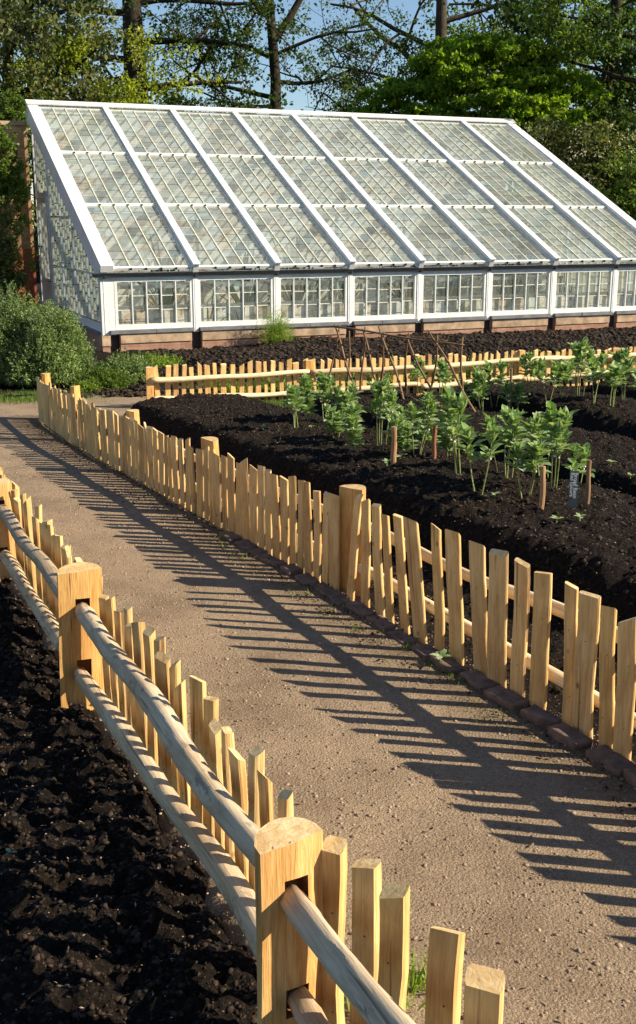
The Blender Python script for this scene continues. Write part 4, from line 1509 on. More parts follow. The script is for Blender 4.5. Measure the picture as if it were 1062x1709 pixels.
    # gables
    for side in (0, 1):
        X = 0.0 if side == 0 else GL
        o_ = -1 if side == 0 else 1
        mb = MB()
        roofz = lambda y: EAV + y * math.tan(ALF)
        mb.box(X - 0.05, X + 0.05, 0.125, GW - 0.05, SILL - 0.04, SILL + 0.14)
        mb.box(X - 0.045, X + 0.045, GW - 0.15, GW - 0.051, SILL + 0.141, roofz(GW - 0.15) - 0.15)
        yb = 0.13
        bars = [0.13 + 0.295 * k for k in range(0, 26)]
        dy0, dy1, dz = 5.85, 7.35, 3.35
        for j, y in enumerate(bars):
            z0 = SILL + 0.14
            if dy0 - 0.05 < y < dy1 + 0.05: z0 = dz + 0.12
            z1 = roofz(y) - 0.10
            if z1 - z0 > 0.05 and 0.2 < y < GW - 0.2:
                wv = 0.03 if j % 5 == 0 else 0.012
                mb.box(X - 0.03, X + 0.03, y - wv, y + wv, z0, z1, 0 if j % 5 == 0 else 1)
        mb.box(X - 0.05, X + 0.05, dy0 - 0.12, dy0, SILL + 0.141, roofz(dy0) - 0.2)
        mb.box(X - 0.05, X + 0.05, dy1, dy1 + 0.12, SILL + 0.141, roofz(dy1) - 0.2)
        mb.box(X - 0.05, X + 0.05, dy0 + 0.001, dy1 - 0.001, dz, dz + 0.12)
        for zz in (SILL + 1.15, SILL + 2.35):
            mb.box(X - 0.020, X + 0.020, max(0.13, (zz + 0.16 - EAV) / math.tan(ALF)), dy0 - 0.121, zz, zz + 0.03, 1)
        fr = mb.build('gable_frame', [W, M['bar']], root)
        pm = MB()
        for j in range(len(bars) - 1):
            ya, yb2 = bars[j] + 0.006, bars[j + 1] - 0.006
            if yb2 > GW - 0.1: break
            z = SILL + 0.14 if not (dy0 - 0.2 < ya and yb2 < dy1 + 0.2) else dz + 0.12
            zt0, zt1 = roofz(ya) - 0.05, roofz(yb2) - 0.05
            while z < zt0 - 0.02:
                h = rng.choice([0.22, 0.26, 0.31, 0.36]) * rng.uniform(0.9, 1.1)
                za = z; zb = min(z + h, zt0)
                tt = rng.uniform(-0.012, 0.012)
                pm.add([(X + o_ * (0.014 + tt), ya, za), (X + o_ * (0.014 - tt), yb2, za), (X + o_ * 0.004, yb2, min(zb + 0.01, zt1)), (X + o_ * 0.004, ya, zb + 0.01)], [(0, 1, 2, 3)], 0)
                if rng.random() < 0.8:
                    pm.add([(X + o_ * 0.03, ya, za), (X + o_ * 0.03, yb2, za), (X + o_ * 0.027, yb2, za + 0.022), (X + o_ * 0.027, ya, za + 0.022)], [(0, 1, 2, 3)], 1)
                z = zb
        pm.build('panes', [M['gableglass'], M['lap'], M['laplight']], fr)
        # low wall under the gable
        mb = MB(); mb.box(X - 0.10, X + 0.10, 0.165, GW, -0.3, SILL - 0.10)
        mb.build('gable_wall', M['brick_base'], root)
        mb = MB(); mb.box(X - 0.13, X + 0.13, 0.165, GW - 0.01, SILL - 0.098, SILL - 0.042)
        mb.build('slate_sill', M['slate'], root)
        # door
        mb = MB()
        Xa, Xb = X + o_ * 0.03, X + o_ * 0.09
        Xa, Xb = min(Xa, Xb), max(Xa, Xb)
        z0d = 0.05
        mb.box(Xa, Xb, dy0 + 0.01, dy0 + 0.13, z0d, dz - 0.01)
        mb.box(Xa, Xb, dy1 - 0.13, dy1 - 0.01, z0d, dz - 0.01)
        mb.box(Xa, Xb, dy0 + 0.131, dy1 - 0.131, z0d, z0d + 1.25)
        mb.box(Xa, Xb, dy0 + 0.131, dy1 - 0.131, dz - 0.14, dz - 0.01)
        for k in (1, 2):
            yy = dy0 + 0.13 + (dy1 - dy0 - 0.26) * k / 3
            mb.box(Xa + 0.01, Xb - 0.01, yy - 0.013, yy + 0.013, z0d + 1.251, dz - 0.141)
        door = mb.build('door', W, root)
        pm = MB()
        for k in range(3):
            for r in range(5):
                ya = dy0 + 0.13 + (dy1 - dy0 - 0.26) * k / 3 + 0.004; yb2 = ya + (dy1 - dy0 - 0.26) / 3 - 0.008
                za = z0d + 1.25 + r * 0.385
                zb = min(za + 0.39, dz - 0.14)
                xm = (Xa + Xb) / 2 + rng.uniform(-0.004, 0.004)
                pm.add([(xm, ya, za), (xm, yb2, za), (xm - 0.004, yb2, zb), (xm - 0.004, ya, zb)], [(0, 1, 2, 3)])
        pm.build('panes', M['gableglass'], door)
        mb = MB(); mb.tube([(X + o_ * 0.09, dy0 + 0.07, 1.25), (X + o_ * 0.14, dy0 + 0.07, 1.25), (X + o_ * 0.14, dy0 + 0.16, 1.25)], [0.012] * 3, 8)
        mb.build('handle', M['gutter'], door)
    # interior
    mb = MB(); mb.box(0.12, GL - 0.12, GW - 0.01, GW + 0.33, -0.3, RID - 0.12); mb.build('back_wall', M['wash'], root)
    mb = MB(); mb.box(0.12, GL - 0.12, 0.23, GW - 0.02, -0.28, -0.02); mb.build('interior_floor', M['interior'], root)
    mb = MB(); mb.box(0.3, GL - 0.3, 0.50, 0.72, -0.02, SILL + 0.42); mb.box(0.3, GL - 0.3, 0.48, 0.74, SILL + 0.422, SILL + 0.46)
    mb.build('bed_wall', M['washlow'], root)
    mb = MB()
    for k in range(9):
        x = 0.5 + k * 1.55
        mb.box(x, x + 1.2, 3.6, 5.0, SILL + 0.65, SILL + 0.72)
        for a in (0.03, 1.13):
            for b_ in (3.63, 4.93):
                mb.box(x + a, x + a + 0.05, b_, b_ + 0.05, -0.02, SILL + 0.648)
    mb.build('staging', M['steel'], root)
    for x in (2.85, 6.5, 8.4, 12.1):
        mb = MB()
        mb.tube([(x, 2.6, -0.02), (x, 2.6, EAV + 2.6 * math.tan(ALF) - 0.15)], [0.045, 0.045], 10)
        mb.build('column', M['steel'], root)
    # back shed windows / vents along back wall, dark openings
    return root


groot = greenhouse()


# plants inside the greenhouse
def spiky(loc, h, n, mat, seed, label, inpot=True, droop=0.4, lw=0.035):
    rs = random.Random(seed)
    root = empty('potted_plant', loc)
    tag(root, label, 'plant', 'plants inside the greenhouse')
    if inpot:
        mb = MB()
        mb.tube([(0, 0, 0), (0, 0, 0.02), (0, 0, 0.20), (0, 0, 0.205), (0, 0, 0.24)], [0.10, 0.105, 0.135, 0.15, 0.15], 14)
        mb.build('pot', M['pot'], root, smooth=False)
    V, F = [], []
    for k in range(n):
        a = rs.random() * 6.283
        el = rs.uniform(0.5, 1.4)
        L = h * rs.uniform(0.7, 1.1)
        p = Vector((0, 0, 0.2))
        d = Vector((math.cos(a) * math.cos(el), math.sin(a) * math.cos(el), math.sin(el)))
        sd = d.cross(Vector((0, 0, 1))).normalized()
        m_ = 5
        b0 = len(V)
        for i in range(m_ + 1):
            t = i / m_
            ww = lw * (1 - t) ** 0.7 * (0.4 + 1.2 * t if t < 0.5 else 1)
            V += [p - sd * ww, p + sd * ww]
            p = p + d * L / m_
            d = (d + Vector((0, 0, -droop * t))).normalized()
        for i in range(m_):
            q = b0 + i * 2
            F.append((q, q + 1, q + 3, q + 2))
    mesh_obj('leaves', V, F, mat, root)
    return root


wl = [(2.5, 0.8, 0.9, 'spiky green plant behind the second front window from the left'),
      (3.3, 0.75, 0.7, 'low arching plant near the right side of the second front window'),
      (1.5, 0.8, 0.4, 'short leafy pot behind the first front window'),
      (5.1, 0.8, 0.4, 'small pot plant behind the third front window'),
      (6.3, 0.8, 0.5, 'small dark plant behind the fourth front window, left side'),
      (8.6, 0.8, 0.9, 'palm-like plant behind the fifth front window'),
      (10.4, 0.9, 0.45, 'low pot plant behind the sixth front window'),
      (12.3, 0.8, 0.55, 'leafy pot behind the seventh front window')]
names = ['first', 'second', 'third', 'fourth', 'fifth', 'sixth', 'seventh', 'eighth']
for k in range(8):
    spiky(g2w((RX[k] + RX[k + 1]) / 2 + R.uniform(-0.5, 0.5), R.uniform(5.2, 6.6), 0.0), R.uniform(1.4, 2.6), 34, M['leaf_dark' if k % 3 else 'leaf_olive'], 150 + k,
          'tall leafy plant seen faintly through the roof glass of the %s bay from the left' % names[k], lw=0.07)
for k, (x, y, h, lab) in enumerate(wl):
    spiky(g2w(x, y, 0.0 if h > 0.6 else 0.10), h + 0.45, 26, M['leaf_dark'] if k % 2 else M['leaf_herb'], 100 + k, lab)


# garden wall continuing left from the back of the greenhouse
def garden_wall():
    root = empty('garden_wall', g2w(-0.13, GW + 0.1, 0), GROT)
    tag(root, 'tall brick garden wall left of the greenhouse, red below and orange above', 'wall')
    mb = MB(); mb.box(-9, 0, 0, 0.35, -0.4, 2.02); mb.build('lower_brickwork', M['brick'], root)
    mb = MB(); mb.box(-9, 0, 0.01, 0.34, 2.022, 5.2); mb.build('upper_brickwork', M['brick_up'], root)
    mb = MB(); mb.box(-9, 0.02, -0.06, 0.41, 5.202, 5.30); mb.build('coping', M['stone'], root)


garden_wall()


# ------------------------------------------------------------------ shrubs and low plants
def bush(name, label, c, rx, ry, rz, n, ln, wd, mat, seed, cat='shrub', group=None, upw=0.6, hollow=0.75, clumpy=0.16, stems=True):
    rs = np.random.RandomState(seed)
    root = empty(name, c)
    tag(root, label, cat, group)
    # many upright sprigs, each a spindle of small narrow leaves
    ns = n // 12
    u = rand_unit(ns, 0.35, rs)
    u[:, 2] = np.abs(u[:, 2])
    ph = np.arctan2(u[:, 1], u[:, 0])
    rad = (hollow + (1 - hollow) * rs.rand(ns)) * (1 + clumpy * np.sin(ph * 5 + seed) * np.sin(u[:, 2] * 7 + seed) + clumpy * (rs.rand(ns) - 0.5))
    P_ = u * rad[:, None] * np.array([rx, ry, rz])[None]
    P_[:, 2] += rz * 0.10
    A = u.copy() * 0.7
    A[:, 2] += upw
    A += rs.normal(size=A.shape) * 0.25
    A /= np.linalg.norm(A, axis=1, keepdims=True)
    k = 12
    t = np.tile(np.linspace(0, 1, k), ns)
    Pb = np.repeat(P_, k, 0)
    Ab = np.repeat(A, k, 0)
    sl_ = ln * 3.0
    Pb = Pb + Ab * (t * sl_ - sl_ * 0.5)[:, None]
    D = Ab * 0.6 + rand_unit(len(Pb), 0, rs) * 0.9
    V, F = leaf_arrays(Pb, D, rand_unit(len(Pb), 0.5, rs), ln * (0.6 + 0.7 * rs.rand(len(Pb))), wd)
    mesh_obj('foliage', V, F, mat, root)
    if stems:
        mb = MB()
        r2 = random.Random(seed)
        for i in range(22):
            a = r2.random() * 6.283
            q = Vector((math.cos(a) * rx * 0.75, math.sin(a) * ry * 0.75, rz * r2.uniform(0.35, 0.8)))
            mb.tube([(q.x * 0.2, q.y * 0.2, -0.05), (q.x * 0.6, q.y * 0.6, q.z * 0.35), tuple(q)], [0.018, 0.012, 0.005], 5, cap=False)
        mb.build('stem', M['bark'], root)
    return root


def g3(px, py, Y):
    q = at_y(px, py, Y)
    return Vector((q.x, q.y, gz(Y)))


bush('rosemary_bush', 'large rounded grey green rosemary bush beside the path at the left', g3(85, 650, 17.4), 0.68, 0.8, 1.15, 90000, 0.036, 0.017, M['leaf_herb'], 3, hollow=0.6, clumpy=0.15)
bush('rosemary_bush', 'grey green rosemary bush cut by the left frame edge', g3(25, 655, 17.6), 0.75, 0.8, 1.26, 90000, 0.036, 0.017, M['leaf_herb'], 4, hollow=0.6, clumpy=0.15)
bush('low_herb', 'spreading green herb clump at the corner of the bush and path', g3(175, 665, 16.9), 0.42, 0.4, 0.30, 9000, 0.035, 0.018, M['leaf_mid'], 6, 'plant', None, 0.3, 0.4, 0.2, False)
bush('low_herb', 'taller bluish green herb clump in the border behind the path', g3(210, 650, 17.8), 0.50, 0.4, 0.42, 9000, 0.035, 0.018, M['leaf_herb'], 7, 'plant', None, 0.5, 0.4, 0.2, False)
bush('low_herb', 'small bright green clump touching the path edge below the bush', g3(145, 672, 16.5), 0.25, 0.2, 0.16, 4000, 0.03, 0.014, M['leaf_lime'], 8, 'plant', None, 0.3, 0.4, 0.2, False)
bush('low_herb', 'lime green sprawling plant left of the dark mulch ridge', g3(262, 612, 20.2), 0.62, 0.5, 0.22, 6000, 0.04, 0.02, M['leaf_lime'], 9, 'plant', None, 0.3, 0.3, 0.2, False)
bush('low_herb', 'dull green plant at the left end of the greenhouse plinth', g3(215, 630, 19.3), 0.5, 0.4, 0.30, 6000, 0.04, 0.016, M['leaf_mid'], 10, 'plant', None, 0.4, 0.3, 0.2, False)
for i, (px, w_) in enumerate(((372, 0.5), (450, 0.5), (560, 0.7), (640, 0.5), (720, 0.6), (800, 0.7), (880, 0.6), (950, 0.6), (1030, 0.5))):
    Y = float(ff_y(at_y(px, 600, 16).x)) + 1.2
    bush('border_seedlings', 'yellow green seedlings in the row behind the cross fence, number %s from the left' % ['one', 'two', 'three', 'four', 'five', 'six', 'seven', 'eight', 'nine'][i],
         g3(px, 600, Y), w_, 0.22, 0.36 if i > 2 else 0.22, 2600, 0.045, 0.017, M['leaf_lime'] if i % 3 else M['leaf_yellow'], 20 + i, 'plant', 'yellow green row behind the cross fence', 0.7, 0.2, 0.3, False)
# feathery plant against the plinth
pf = g2w(3.65, -0.55, 0.0)
pf.z = gz(pf.y) + 0.1
bush('feathery_plant', 'feathery light green plant growing against the greenhouse plinth', pf, 0.42, 0.35, 0.62, 9000, 0.075, 0.007, M['leaf_lime'], 33, 'plant', None, 0.9, 0.1, 0.25, False)
# climber on the wall and a shrub in front of it
for i, (px, py, Y, r, lab) in enumerate(((-6, 300, 29.0, 1.25, 'grey green climber on the brick wall beside the greenhouse gable'),
                                         (-10, 410, 28.0, 1.1, 'bushy tree in front of the red brick wall at the left edge'),
                                         (-8, 205, 31.5, 1.0, 'dark climber at the top of the wall next to the ridge end'))):
    c = at_y(px, py, Y)
    base = Vector((c.x, Y, gz(Y)))
    hz = c.z - base.z
    rr = random.Random(i)
    cl = [((rr.uniform(-1, 0.7) * r * 0.75, rr.uniform(-0.5, 0.5) * 0.6, hz + rr.uniform(-1, 1) * r * 0.9), (0.4, 0.35, 0.4), 22, 22, 0.8) for _ in range(17)]
    tree('wall_shrub', lab, base, [(0, 0, 0), (0.12, 0, hz * 0.3), (-0.05, 0, hz * 0.6), (0, 0, hz)], 0.09,
         [(0.4, (1, 0, 0.8), 1.0, 0.03), (0.4, (-1, 0, 0.8), 1.5, 0.03), (0.7, (0.6, -0.2, 0.8), 1.0, 0.03), (0.75, (-1, -0.2, 0.5), 1.3, 0.03)],
         [M['leaf_mid'], M['leaf_olive'], M['leaf_mid']][i], 0.08, barkm=M['trunk_light'], seed=200 + i, maxl=2, kids=3, per=8, tipr=0.25, clumps=cl, cat='shrub', leafn='foliage')


# grass tufts
def grass(name, label, pts, n, hmin, hmax, mat, seed, spread=0.25):
    rs = np.random.RandomState(seed)
    P_ = []
    for (x, y, s) in pts:
        k = int(n * s)
        q = rs.normal(size=(k, 2)) * spread * s
        P_.append(np.stack([x + q[:, 0], y + q[:, 1], -SLOPE * (y + q[:, 1]) + 0.0 * q[:, 0]], -1))
    P_ = np.concatenate(P_)
    D = rs.normal(size=P_.shape) * 0.45
    D[:, 2] = 1
    V, F = leaf_arrays(P_, D, rand_unit(len(P_), 0, rs), hmin + (hmax - hmin) * rs.rand(len(P_)), 0.008, 0.1)
    o = mesh_obj(name, V, F, mat)
    tag(o, label, 'grass', None, 'stuff')
    return o


pts = []
for px in range(0, 120, 10):
    q = gp(px, 668)
    pts.append((q.x, q.y + R.uniform(-0.1, 0.5), R.uniform(0.6, 1.2)))
grass('grass', 'short green grass along the foot of the rosemary bushes', pts, 500, 0.03, 0.10, M['leaf_grass'], 3)
pts = []
for px in range(425, 500, 8):
    q = gp(px, 676)
    pts.append((q.x, q.y + R.uniform(-0.2, 0.2), R.uniform(0.4, 0.9)))
grass('grass', 'thin grass patch between the soil mound and the cross fence', pts, 260, 0.02, 0.07, M['leaf_grass'], 4)
pts = [(gp(690, 1650).x, gp(690, 1650).y, 0.35), (gp(612, 1660).x + 0.02, gp(612, 1690).y, 0.35), (0.27, 1.98, 0.3), (0.2, 2.15, 0.3)]
grass('grass', 'tuft of fresh grass at the foot of the near palings', pts, 260, 0.03, 0.10, M['leaf_lime'], 5, 0.12)
pts = []
for i in range(16):
    y = R.uniform(4.0, 8.0)
    pts.append((float(poly_x(RF, y)) - R.uniform(0.05, 0.35), y, R.uniform(0.15, 0.4)))
grass('grass', 'sparse weeds in the verge beside the edging bricks', pts, 90, 0.012, 0.045, M['leaf_grass'], 6, 0.15)


# ------------------------------------------------------------------ broad beans
def bean_meshes(seed, h, nst, bushy):
    r = random.Random(seed)
    stems = MB(); lv = MB(); fl = MB()

    def leaf(p, d, up, L, Wd):
        d = d.normalized()
        s = d.cross(up)
        if s.length < 1e-3: s = d.cross(Vector((1, 0, 0)))
        s.normalize()
        n_ = s.cross(d)
        prof = [(0, 0.06), (0.25, 0.40), (0.55, 0.5), (0.82, 0.30), (1.0, 0.0)]
        V = []
        for t, w_ in prof:
            c = p + d * L * t - n_ * L * 0.22 * t * t
            V += [c + s * Wd * w_ + n_ * Wd * 0.18 * (w_ / 0.5), c, c - s * Wd * w_ + n_ * Wd * 0.18 * (w_ / 0.5)]
        F = []
        for i in range(4):
            a = i * 3
            F += [(a, a + 1, a + 4, a + 3), (a + 1, a + 2, a + 5, a + 4)]
        lv.add(V, F)

    for k in range(nst):
        a = r.random() * 6.283
        sh = h * r.uniform(0.72, 1.0)
        bx, by = math.cos(a) * 0.035, math.sin(a) * 0.035
        tx, ty = math.cos(a) * r.uniform(0.03, 0.12), math.sin(a) * r.uniform(0.03, 0.12)
        pts = []
        for i in range(7):
            t = i / 6
            pts.append(Vector((bx + tx * t + 0.012 * math.sin(3 * t + a), by + ty * t + 0.012 * math.cos(4 * t + a), sh * t - 0.03)))
        stems.tube(pts, [0.0075 - 0.0035 * i / 6 for i in range(7)], 4, cap=False, rng=r)
        # leaf pairs climbing the stem; the lower third is nearly bare
        z = 0.58 if not bushy else 0.25
        while z < 1.0:
            i = min(5, int(z * 6))
            p = pts[i].lerp(pts[i + 1], z * 6 - i)
            aa = r.random() * 6.283
            for j in range(r.choice([2, 2, 3])):
                b2 = aa + j * 2.4 + r.uniform(-0.3, 0.3)
                el = r.uniform(0.15, 0.85) + 0.4 * (z > 0.8)
                d = Vector((math.cos(b2) * math.cos(el), math.sin(b2) * math.cos(el), math.sin(el)))
                pe = p + d * 0.03
                L = r.uniform(0.09, 0.135) * (1.05 if z < 0.8 else 0.9)
                leaf(pe, d, Vector((0, 0, 1)), L, L * 0.70)
                d2 = (d + Vector((r.uniform(-0.6, 0.6), r.uniform(-0.6, 0.6), 0.1))).normalized()
                leaf(p + d * 0.015, d2, Vector((0, 0, 1)), L * 0.85, L * 0.48)
            if 0.5 < z < 0.8 and r.random() < 0.3:
                for q in range(4):
                    dd = Vector((r.uniform(-1, 1), r.uniform(-1, 1), r.uniform(-0.2, 0.6))).normalized()
                    c = p + dd * 0.022
                    e = 0.009
                    fl.add([c + Vector((e, 0, 0)), c + Vector((0, e, 0)), c + Vector((-e, 0, 0)), c + Vector((0, -e, 0)), c + Vector((0, 0, e * 1.4)), c - Vector((0, 0, e * 1.4))],
                           [(0, 1, 4), (1, 2, 4), (2, 3, 4), (3, 0, 4), (1, 0, 5), (2, 1, 5), (3, 2, 5), (0, 3, 5)])
            z += r.uniform(0.055, 0.09)
        # upright rosette at the tip
        for j in range(22):
            b2 = r.random() * 6.283
            el = r.uniform(0.55, 1.35)
            d = Vector((math.cos(b2) * math.cos(el), math.sin(b2) * math.cos(el), math.sin(el)))
            L = r.uniform(0.07, 0.115)
            leaf(pts[-1] - Vector((0, 0, r.uniform(0, 0.06))), d, Vector((0, 0, 1)) + Vector((math.cos(b2), math.sin(b2), 0)), L, L * 0.52)
    return stems, lv, fl


protos = []
for k, (h, nst, bushy) in enumerate(((0.58, 3, False), (0.68, 4, False), (0.54, 2, False), (0.52, 3, True), (0.54, 4, False), (0.42, 3, True))):
    s_, l_, f_ = bean_meshes(300 + k, h, nst, bushy)
    root = empty('broad_bean_plant')
    a = s_.build('stem', M['stem'], root)
    b_ = l_.build('leaves', M['leaf_bean'], root)
    kids = [a, b_]
    if f_.v:
        kids.append(f_.build('flowers', M['flower'], root))
    protos.append((root, kids, [False]))


def soil_z(x, y):
    return float(-SLOPE * y + right_soil_h(np.array([x]), np.array([y]))[0] * float(ss(0.0, 0.3, x - poly_x(RF, y))) - 0.02)


def put_bean(k, x, y, s, rz, label, group):
    root, kids, used = protos[k]
    if not used[0]:
        used[0] = True
        r = root
    else:
        r = root.copy(); C.objects.link(r)
        for c in kids:
            d = c.copy(); C.objects.link(d); d.parent = r
    r.location = (x, y, soil_z(x, y))
    r.scale = (s, s, s)
    r.rotation_euler = (0, 0, rz)
    tag(r, label, 'bean plant', group)
    return r


# front bed: foot pixel in the photograph, variant, size, what marks it out
beans = [(497, 722, 4, 0.85, 'broad bean plant at the left end of the front row, half yellowish'),
         (520, 712, 3, 0.85, 'broad bean plant just right of the leftmost one in the front row'),
         (545, 706, 1, 0.78, 'broad bean plant behind the left end of the front row'),
         (575, 712, 5, 0.9, 'short broad bean plant low in front of the left clump'),
         (590, 700, 0, 0.80, 'broad bean plant in the left clump against the cross fence'),
         (600, 762, 3, 0.80, 'bushy broad bean plant in front of the thick stake, on its left'),
         (636, 752, 1, 0.88, 'tall broad bean plant rising behind the thick pale stake'),
         (662, 722, 0, 0.80, 'broad bean plant between the two upright stakes, further back'),
         (695, 775, 1, 0.82, 'broad bean plant left of the thin reddish stake, reaching over it'),
         (716, 735, 5, 0.85, 'small broad bean plant behind the reddish stake'),
         (765, 800, 1, 1.0, 'tallest broad bean plant of the front bed, right of the reddish stake'),
         (750, 770, 3, 0.8, 'bushy broad bean plant at the foot of the tallest one'),
         (800, 832, 2, 0.92, 'broad bean plant with a bare single stem in the middle of the front row'),
         (848, 815, 0, 0.92, 'broad bean plant behind and left of the yellow stemmed pair'),
         (835, 790, 2, 0.9, 'slim broad bean plant in the gap behind the middle of the row'),
         (878, 842, 4, 0.80, 'broad bean plant with upright yellow stems left of the short stub stake'),
         (918, 825, 1, 0.95, 'broad bean plant with wide leafy head between stub stake and label'),
         (908, 800, 0, 0.85, 'broad bean plant just behind the wide leafy one near the label'),
         (968, 800, 2, 0.80, 'broad bean plant tied to the stake right of the slate label'),
         (560, 740, 5, 0.7, 'stunted broad bean plant on the front slope of the ridge, left'),
         (670, 765, 5, 0.8, 'small bushy broad bean plant between the stakes, near side')]
for i, (px, py, k, s, lab) in enumerate(beans):
    g = gp(px, py, 0.32)
    put_bean(k, g.x, g.y, s * 0.98, R.random() * 6, lab, 'broad beans on the front ridge')
ordn = ['first', 'second', 'third', 'fourth', 'fifth', 'sixth', 'seventh', 'eighth', 'ninth', 'tenth', 'eleventh', 'twelfth', 'thirteenth', 'fourteenth', 'fifteenth']
back = [(700, 668), (735, 672), (780, 668), (810, 672), (830, 668), (862, 676), (886, 670), (912, 680), (938, 676), (965, 672), (990, 686), (1015, 690), (1040, 680), (1060, 676)]
for i, (px, py) in enumerate(back):
    g = gp(px + R.uniform(-4, 4), py - 4, 0.25)
    put_bean([2, 0, 4, 1, 2, 4, 0, 2, 4, 1, 2, 4, 0, 2][i], g.x, g.y, R.uniform(0.86, 1.05), R.random() * 6,
             'leggy broad bean plant in the back row, %s from its left end' % ordn[i], 'broad beans in the back row')


# small seedlings
def seedling(x, y, s, seed, label, z=None):
    r = random.Random(seed)
    mb = MB()
    for k in range(5):
        a = k * 1.256 + r.random()
        el = r.uniform(0.3, 0.9)
        d = Vector((math.cos(a) * math.cos(el), math.sin(a) * math.cos(el), math.sin(el)))
        sd = d.cross(Vector((0, 0, 1))).normalized()
        p0 = Vector((0, 0, 0.015)) * s
        L = 0.06 * s
        V = []
        for t, w_ in ((0, 0.1), (0.3, 0.4), (0.6, 0.45), (1, 0.02)):
            c = p0 + d * L * t - Vector((0, 0, 0.3 * L * t * t))
            V += [c - sd * L * w_ * 0.6, c + sd * L * w_ * 0.6]
        mb.add(V, [(0, 1, 3, 2), (2, 3, 5, 4), (4, 5, 7, 6)])
    mb.tube([(0, 0, -0.02), (0, 0, 0.02 * s)], [0.003, 0.003], 4)
    o = mb.build('seedling', M['leaf_bean'])
    o.location = (x, y, (soil_z(x, y) if z is None else z) + 0.01)
    tag(o, label, 'seedling', 'small seedlings dotted over the soil')


sd = [(925, 945, 1.0, 'small seedling in dark soil behind the right fence, left one of the near pair'), (963, 948, 0.9, 'small seedling in dark soil behind the right fence, right one of the near pair'),
      (1018, 812, 1.0, 'seedling in the dark furrow right of the slate label'), (1050, 830, 0.9, 'seedling in the furrow at the right frame edge'),
      (668, 828, 1.3, 'broad leaved weed behind the wide fence post'), (645, 838, 1.0, 'small weed just left of the broad leaved weed'),
      (552, 795, 0.8, 'tiny weed on the shaded mound face above the fence, middle'), (455, 745, 0.8, 'tiny weed on the shaded mound face at the left'),
      (823, 905, 1.0, 'reddish tipped seedling at the mound foot in the middle'), (440, 765, 0.8, 'tiny weed low on the shaded mound face at the left'),
      (985, 845, 0.7, 'small seedling at the foot of the stake beside the label'), (520, 770, 0.7, 'tiny weed halfway up the shaded mound'),
      (470, 680, 1.3, 'yellowish seedling on the mound top at its left end'), (735, 1112, 1.1, 'green weed growing between the edging bricks')]
for i, (px, py, s, lab) in enumerate(sd):
    g = gp(px, py, 0.05 if py < 1000 else 0.0)
    seedling(g.x, g.y, s, 400 + i, lab, None if py < 1000 else gz(g.y) + 0.03)
for i, (px, py, s, lab) in enumerate(((190, 1382, 0.6, 'tiny green weed in the shaded left bed beside the rails'), (18, 1430, 0.6, 'tiny weed near the left frame edge in the shaded bed'))):
    g = gp(px, py)
    seedling(g.x, g.y, s * 0.8, 450 + i, lab, gz(g.y) + 0.0)


# ------------------------------------------------------------------ stakes and slate label
def stake(px, pyt, pyb, r, lab, lean=0.0, mat=None, knob=False):
    g = gp(px, pyb, 0.33)
    z = soil_z(g.x, g.y)
    tz = at_y(px, pyt, g.y).z
    mb = MB()
    n = 6
    pts = [(lean * t + 0.004 * math.sin(t * 7 + px), 0.003 * math.cos(t * 6 + px), -0.06 + (tz - z + 0.06) * t) for t in [i / n for i in range(n + 1)]]
    mb.tube(pts, [r * (1.0 - 0.12 * i / n + (0.10 if knob and i in (2, 5) else 0)) for i in range(n + 1)], 10, jit=0.05)
    o = mb.build('stake', mat or M['bark'], smooth=False)
    o.location = (g.x, g.y, z)
    tag(o, lab, 'stake', 'short stakes in the bean bed')


M['stakepale'] = wood('pale_stake', (0.45, 0.30, 0.18), (0.36, 0.22, 0.12), (0.2, 0.1, 0.05), knots=False)
M['stakered'] = wood('red_stake', (0.36, 0.17, 0.10), (0.28, 0.12, 0.07), (0.14, 0.06, 0.04), knots=True)
stake(657, 712, 778, 0.026, 'thick pale brown stake standing among the bean plants in the middle of the ridge', 0, M['stakepale'])
stake(723, 706, 775, 0.020, 'knobbly reddish stake left of the tallest bean plant', 0.01, M['stakered'], True)
stake(903, 778, 862, 0.020, 'short barkless stub stake standing alone in front of the bean row', 0, M['stakepale'])
stake(979, 768, 852, 0.017, 'thin dark stake right of the slate label', 0.0, M['bark'])
stake(852, 615, 662, 0.018, 'dark stake among the back row beans by the cross fence', 0.0, M['bark'])


def slate_label():
    g = gp(955, 855, 0.33)
    z = soil_z(g.x, g.y)
    tz = at_y(955, 786, g.y).z
    root = empty('plant_label', (g.x, g.y, z), -0.12)
    tag(root, 'narrow slate plant label with white hand lettering standing in the bean ridge', 'label')
    h = tz - z
    wd = 0.060
    mb = MB(); mb.box(-wd / 2, wd / 2, -0.003, 0.003, -0.05, h)
    mb.build('plate', M['label'], root)
    for i, (txt, xx) in enumerate((('Broad Bean', 0.010), ('Red Epicure', -0.014))):
        cu = bpy.data.curves.new('lettering', 'FONT')
        cu.body = txt
        cu.size = 0.034
        cu.extrude = 0.0006
        cu.offset = 0.0006
        cu.align_x = 'LEFT'
        cu.align_y = 'CENTER'
        t = bpy.data.objects.new('lettering', cu)
        C.objects.link(t)
        bpy.context.view_layer.update()
        me = bpy.data.meshes.new_from_object(t.evaluated_get(bpy.context.evaluated_depsgraph_get()))
        bpy.data.objects.remove(t, do_unlink=True)
        # fit to a fixed length
        xs = [v.co.x for v in me.vertices]
        L = max(xs) - min(xs)
        f = (0.175 if i == 0 else 0.165) / L
        for v in me.vertices:
            x, y, zc = v.co
            v.co = (y * min(f * 1.0, 1.2), zc, -x * f)
        for v in me.vertices:
            v.co = (v.co.x + xx, -0.0042 - v.co.y, v.co.z + h - 0.012)
        me.materials.clear()
        me.materials.append(M['chalk'])
        o = bpy.data.objects.new('lettering', me)
        C.objects.link(o)
        o.parent = root


slate_label()


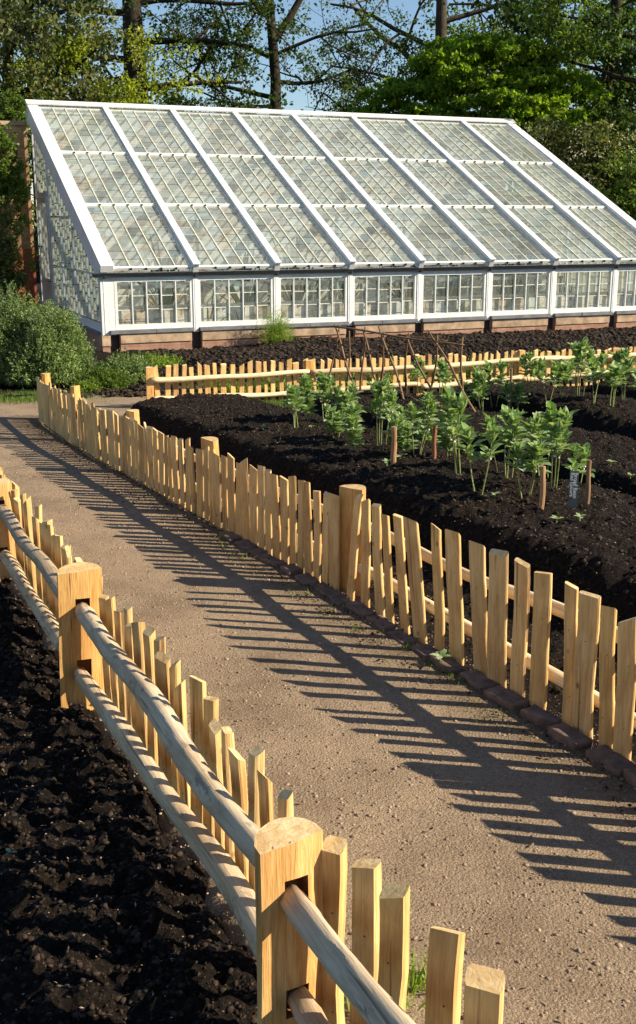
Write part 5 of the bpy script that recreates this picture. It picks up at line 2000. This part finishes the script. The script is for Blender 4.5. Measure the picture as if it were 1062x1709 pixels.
# ------------------------------------------------------------------ hazel bean frame
def bean_frame():
    rng = random.Random(9)
    A = Vector((0.25, 14.6)); B_ = Vector((1.80, 13.15))
    root = empty('bean_pole_frame', (1.0, 13.9, soil_z(1.0, 13.9)))
    tag(root, 'rustic frame of crossed hazel poles standing over the middle of the bed', 'plant support')
    ox, oy, oz = root.location

    def pole(p0, p1, r0, r1, nm='pole'):
        mb = MB()
        n = 7
        ph = rng.random() * 6
        pts = []
        for i in range(n + 1):
            t = i / n
            q = Vector(p0).lerp(Vector(p1), t)
            q += Vector((0.016 * math.sin(ph + t * 6), 0.01 * math.cos(ph + t * 5), 0.008 * math.sin(ph + 8 * t)))
            pts.append(q - Vector((ox, oy, oz)))
        mb.tube(pts, [r0 + (r1 - r0) * i / n for i in range(n + 1)], 7, jit=0.06, rng=rng)
        mb.build(nm, M['bark'], root, smooth=True)

    data = [((541, 652), (566, 541), 14.9), ((598, 648), (557, 541), 14.2), ((577, 640), (584, 552), 14.9), ((602, 648), (609, 545), 14.6), ((640, 648), (604, 548), 13.8), ((633, 642), (643, 556), 14.5),
            ((677, 650), (634, 545), 13.4), ((676, 636), (681, 557), 14.3), ((735, 688), (678, 560), 12.9), ((718, 672), (732, 560), 13.7), ((799, 688), (716, 553), 12.7), ((771, 662), (772, 564), 13.4)]
    for (b0, t0, Yb) in data:
        q = at_y(b0[0], b0[1], Yb)
        pb = Vector((q.x, Yb, soil_z(q.x, Yb) - 0.05))
        # crossing point lies over the frame's axis
        tx = at_y(t0[0], t0[1], 14.0).x
        Yt = A.y + (tx - A.x) * (B_.y - A.y) / (B_.x - A.x)
        pt = at_y(t0[0], t0[1], Yt)
        pole(pb, pt, 0.017, 0.011)
    a = at_y(553, 545, 14.65); b2 = at_y(775, 577, 13.1)
    pole(a, b2, 0.014, 0.010, 'ridge_pole')
    a = at_y(650, 560, 14.2); b2 = at_y(745, 568, 13.4)
    pole(a, b2, 0.012, 0.008, 'ridge_pole')
    a = at_y(600, 620, 14.0); b2 = at_y(700, 668, 13.2)
    pole(a, b2, 0.006, 0.004, 'brace')


bean_frame()
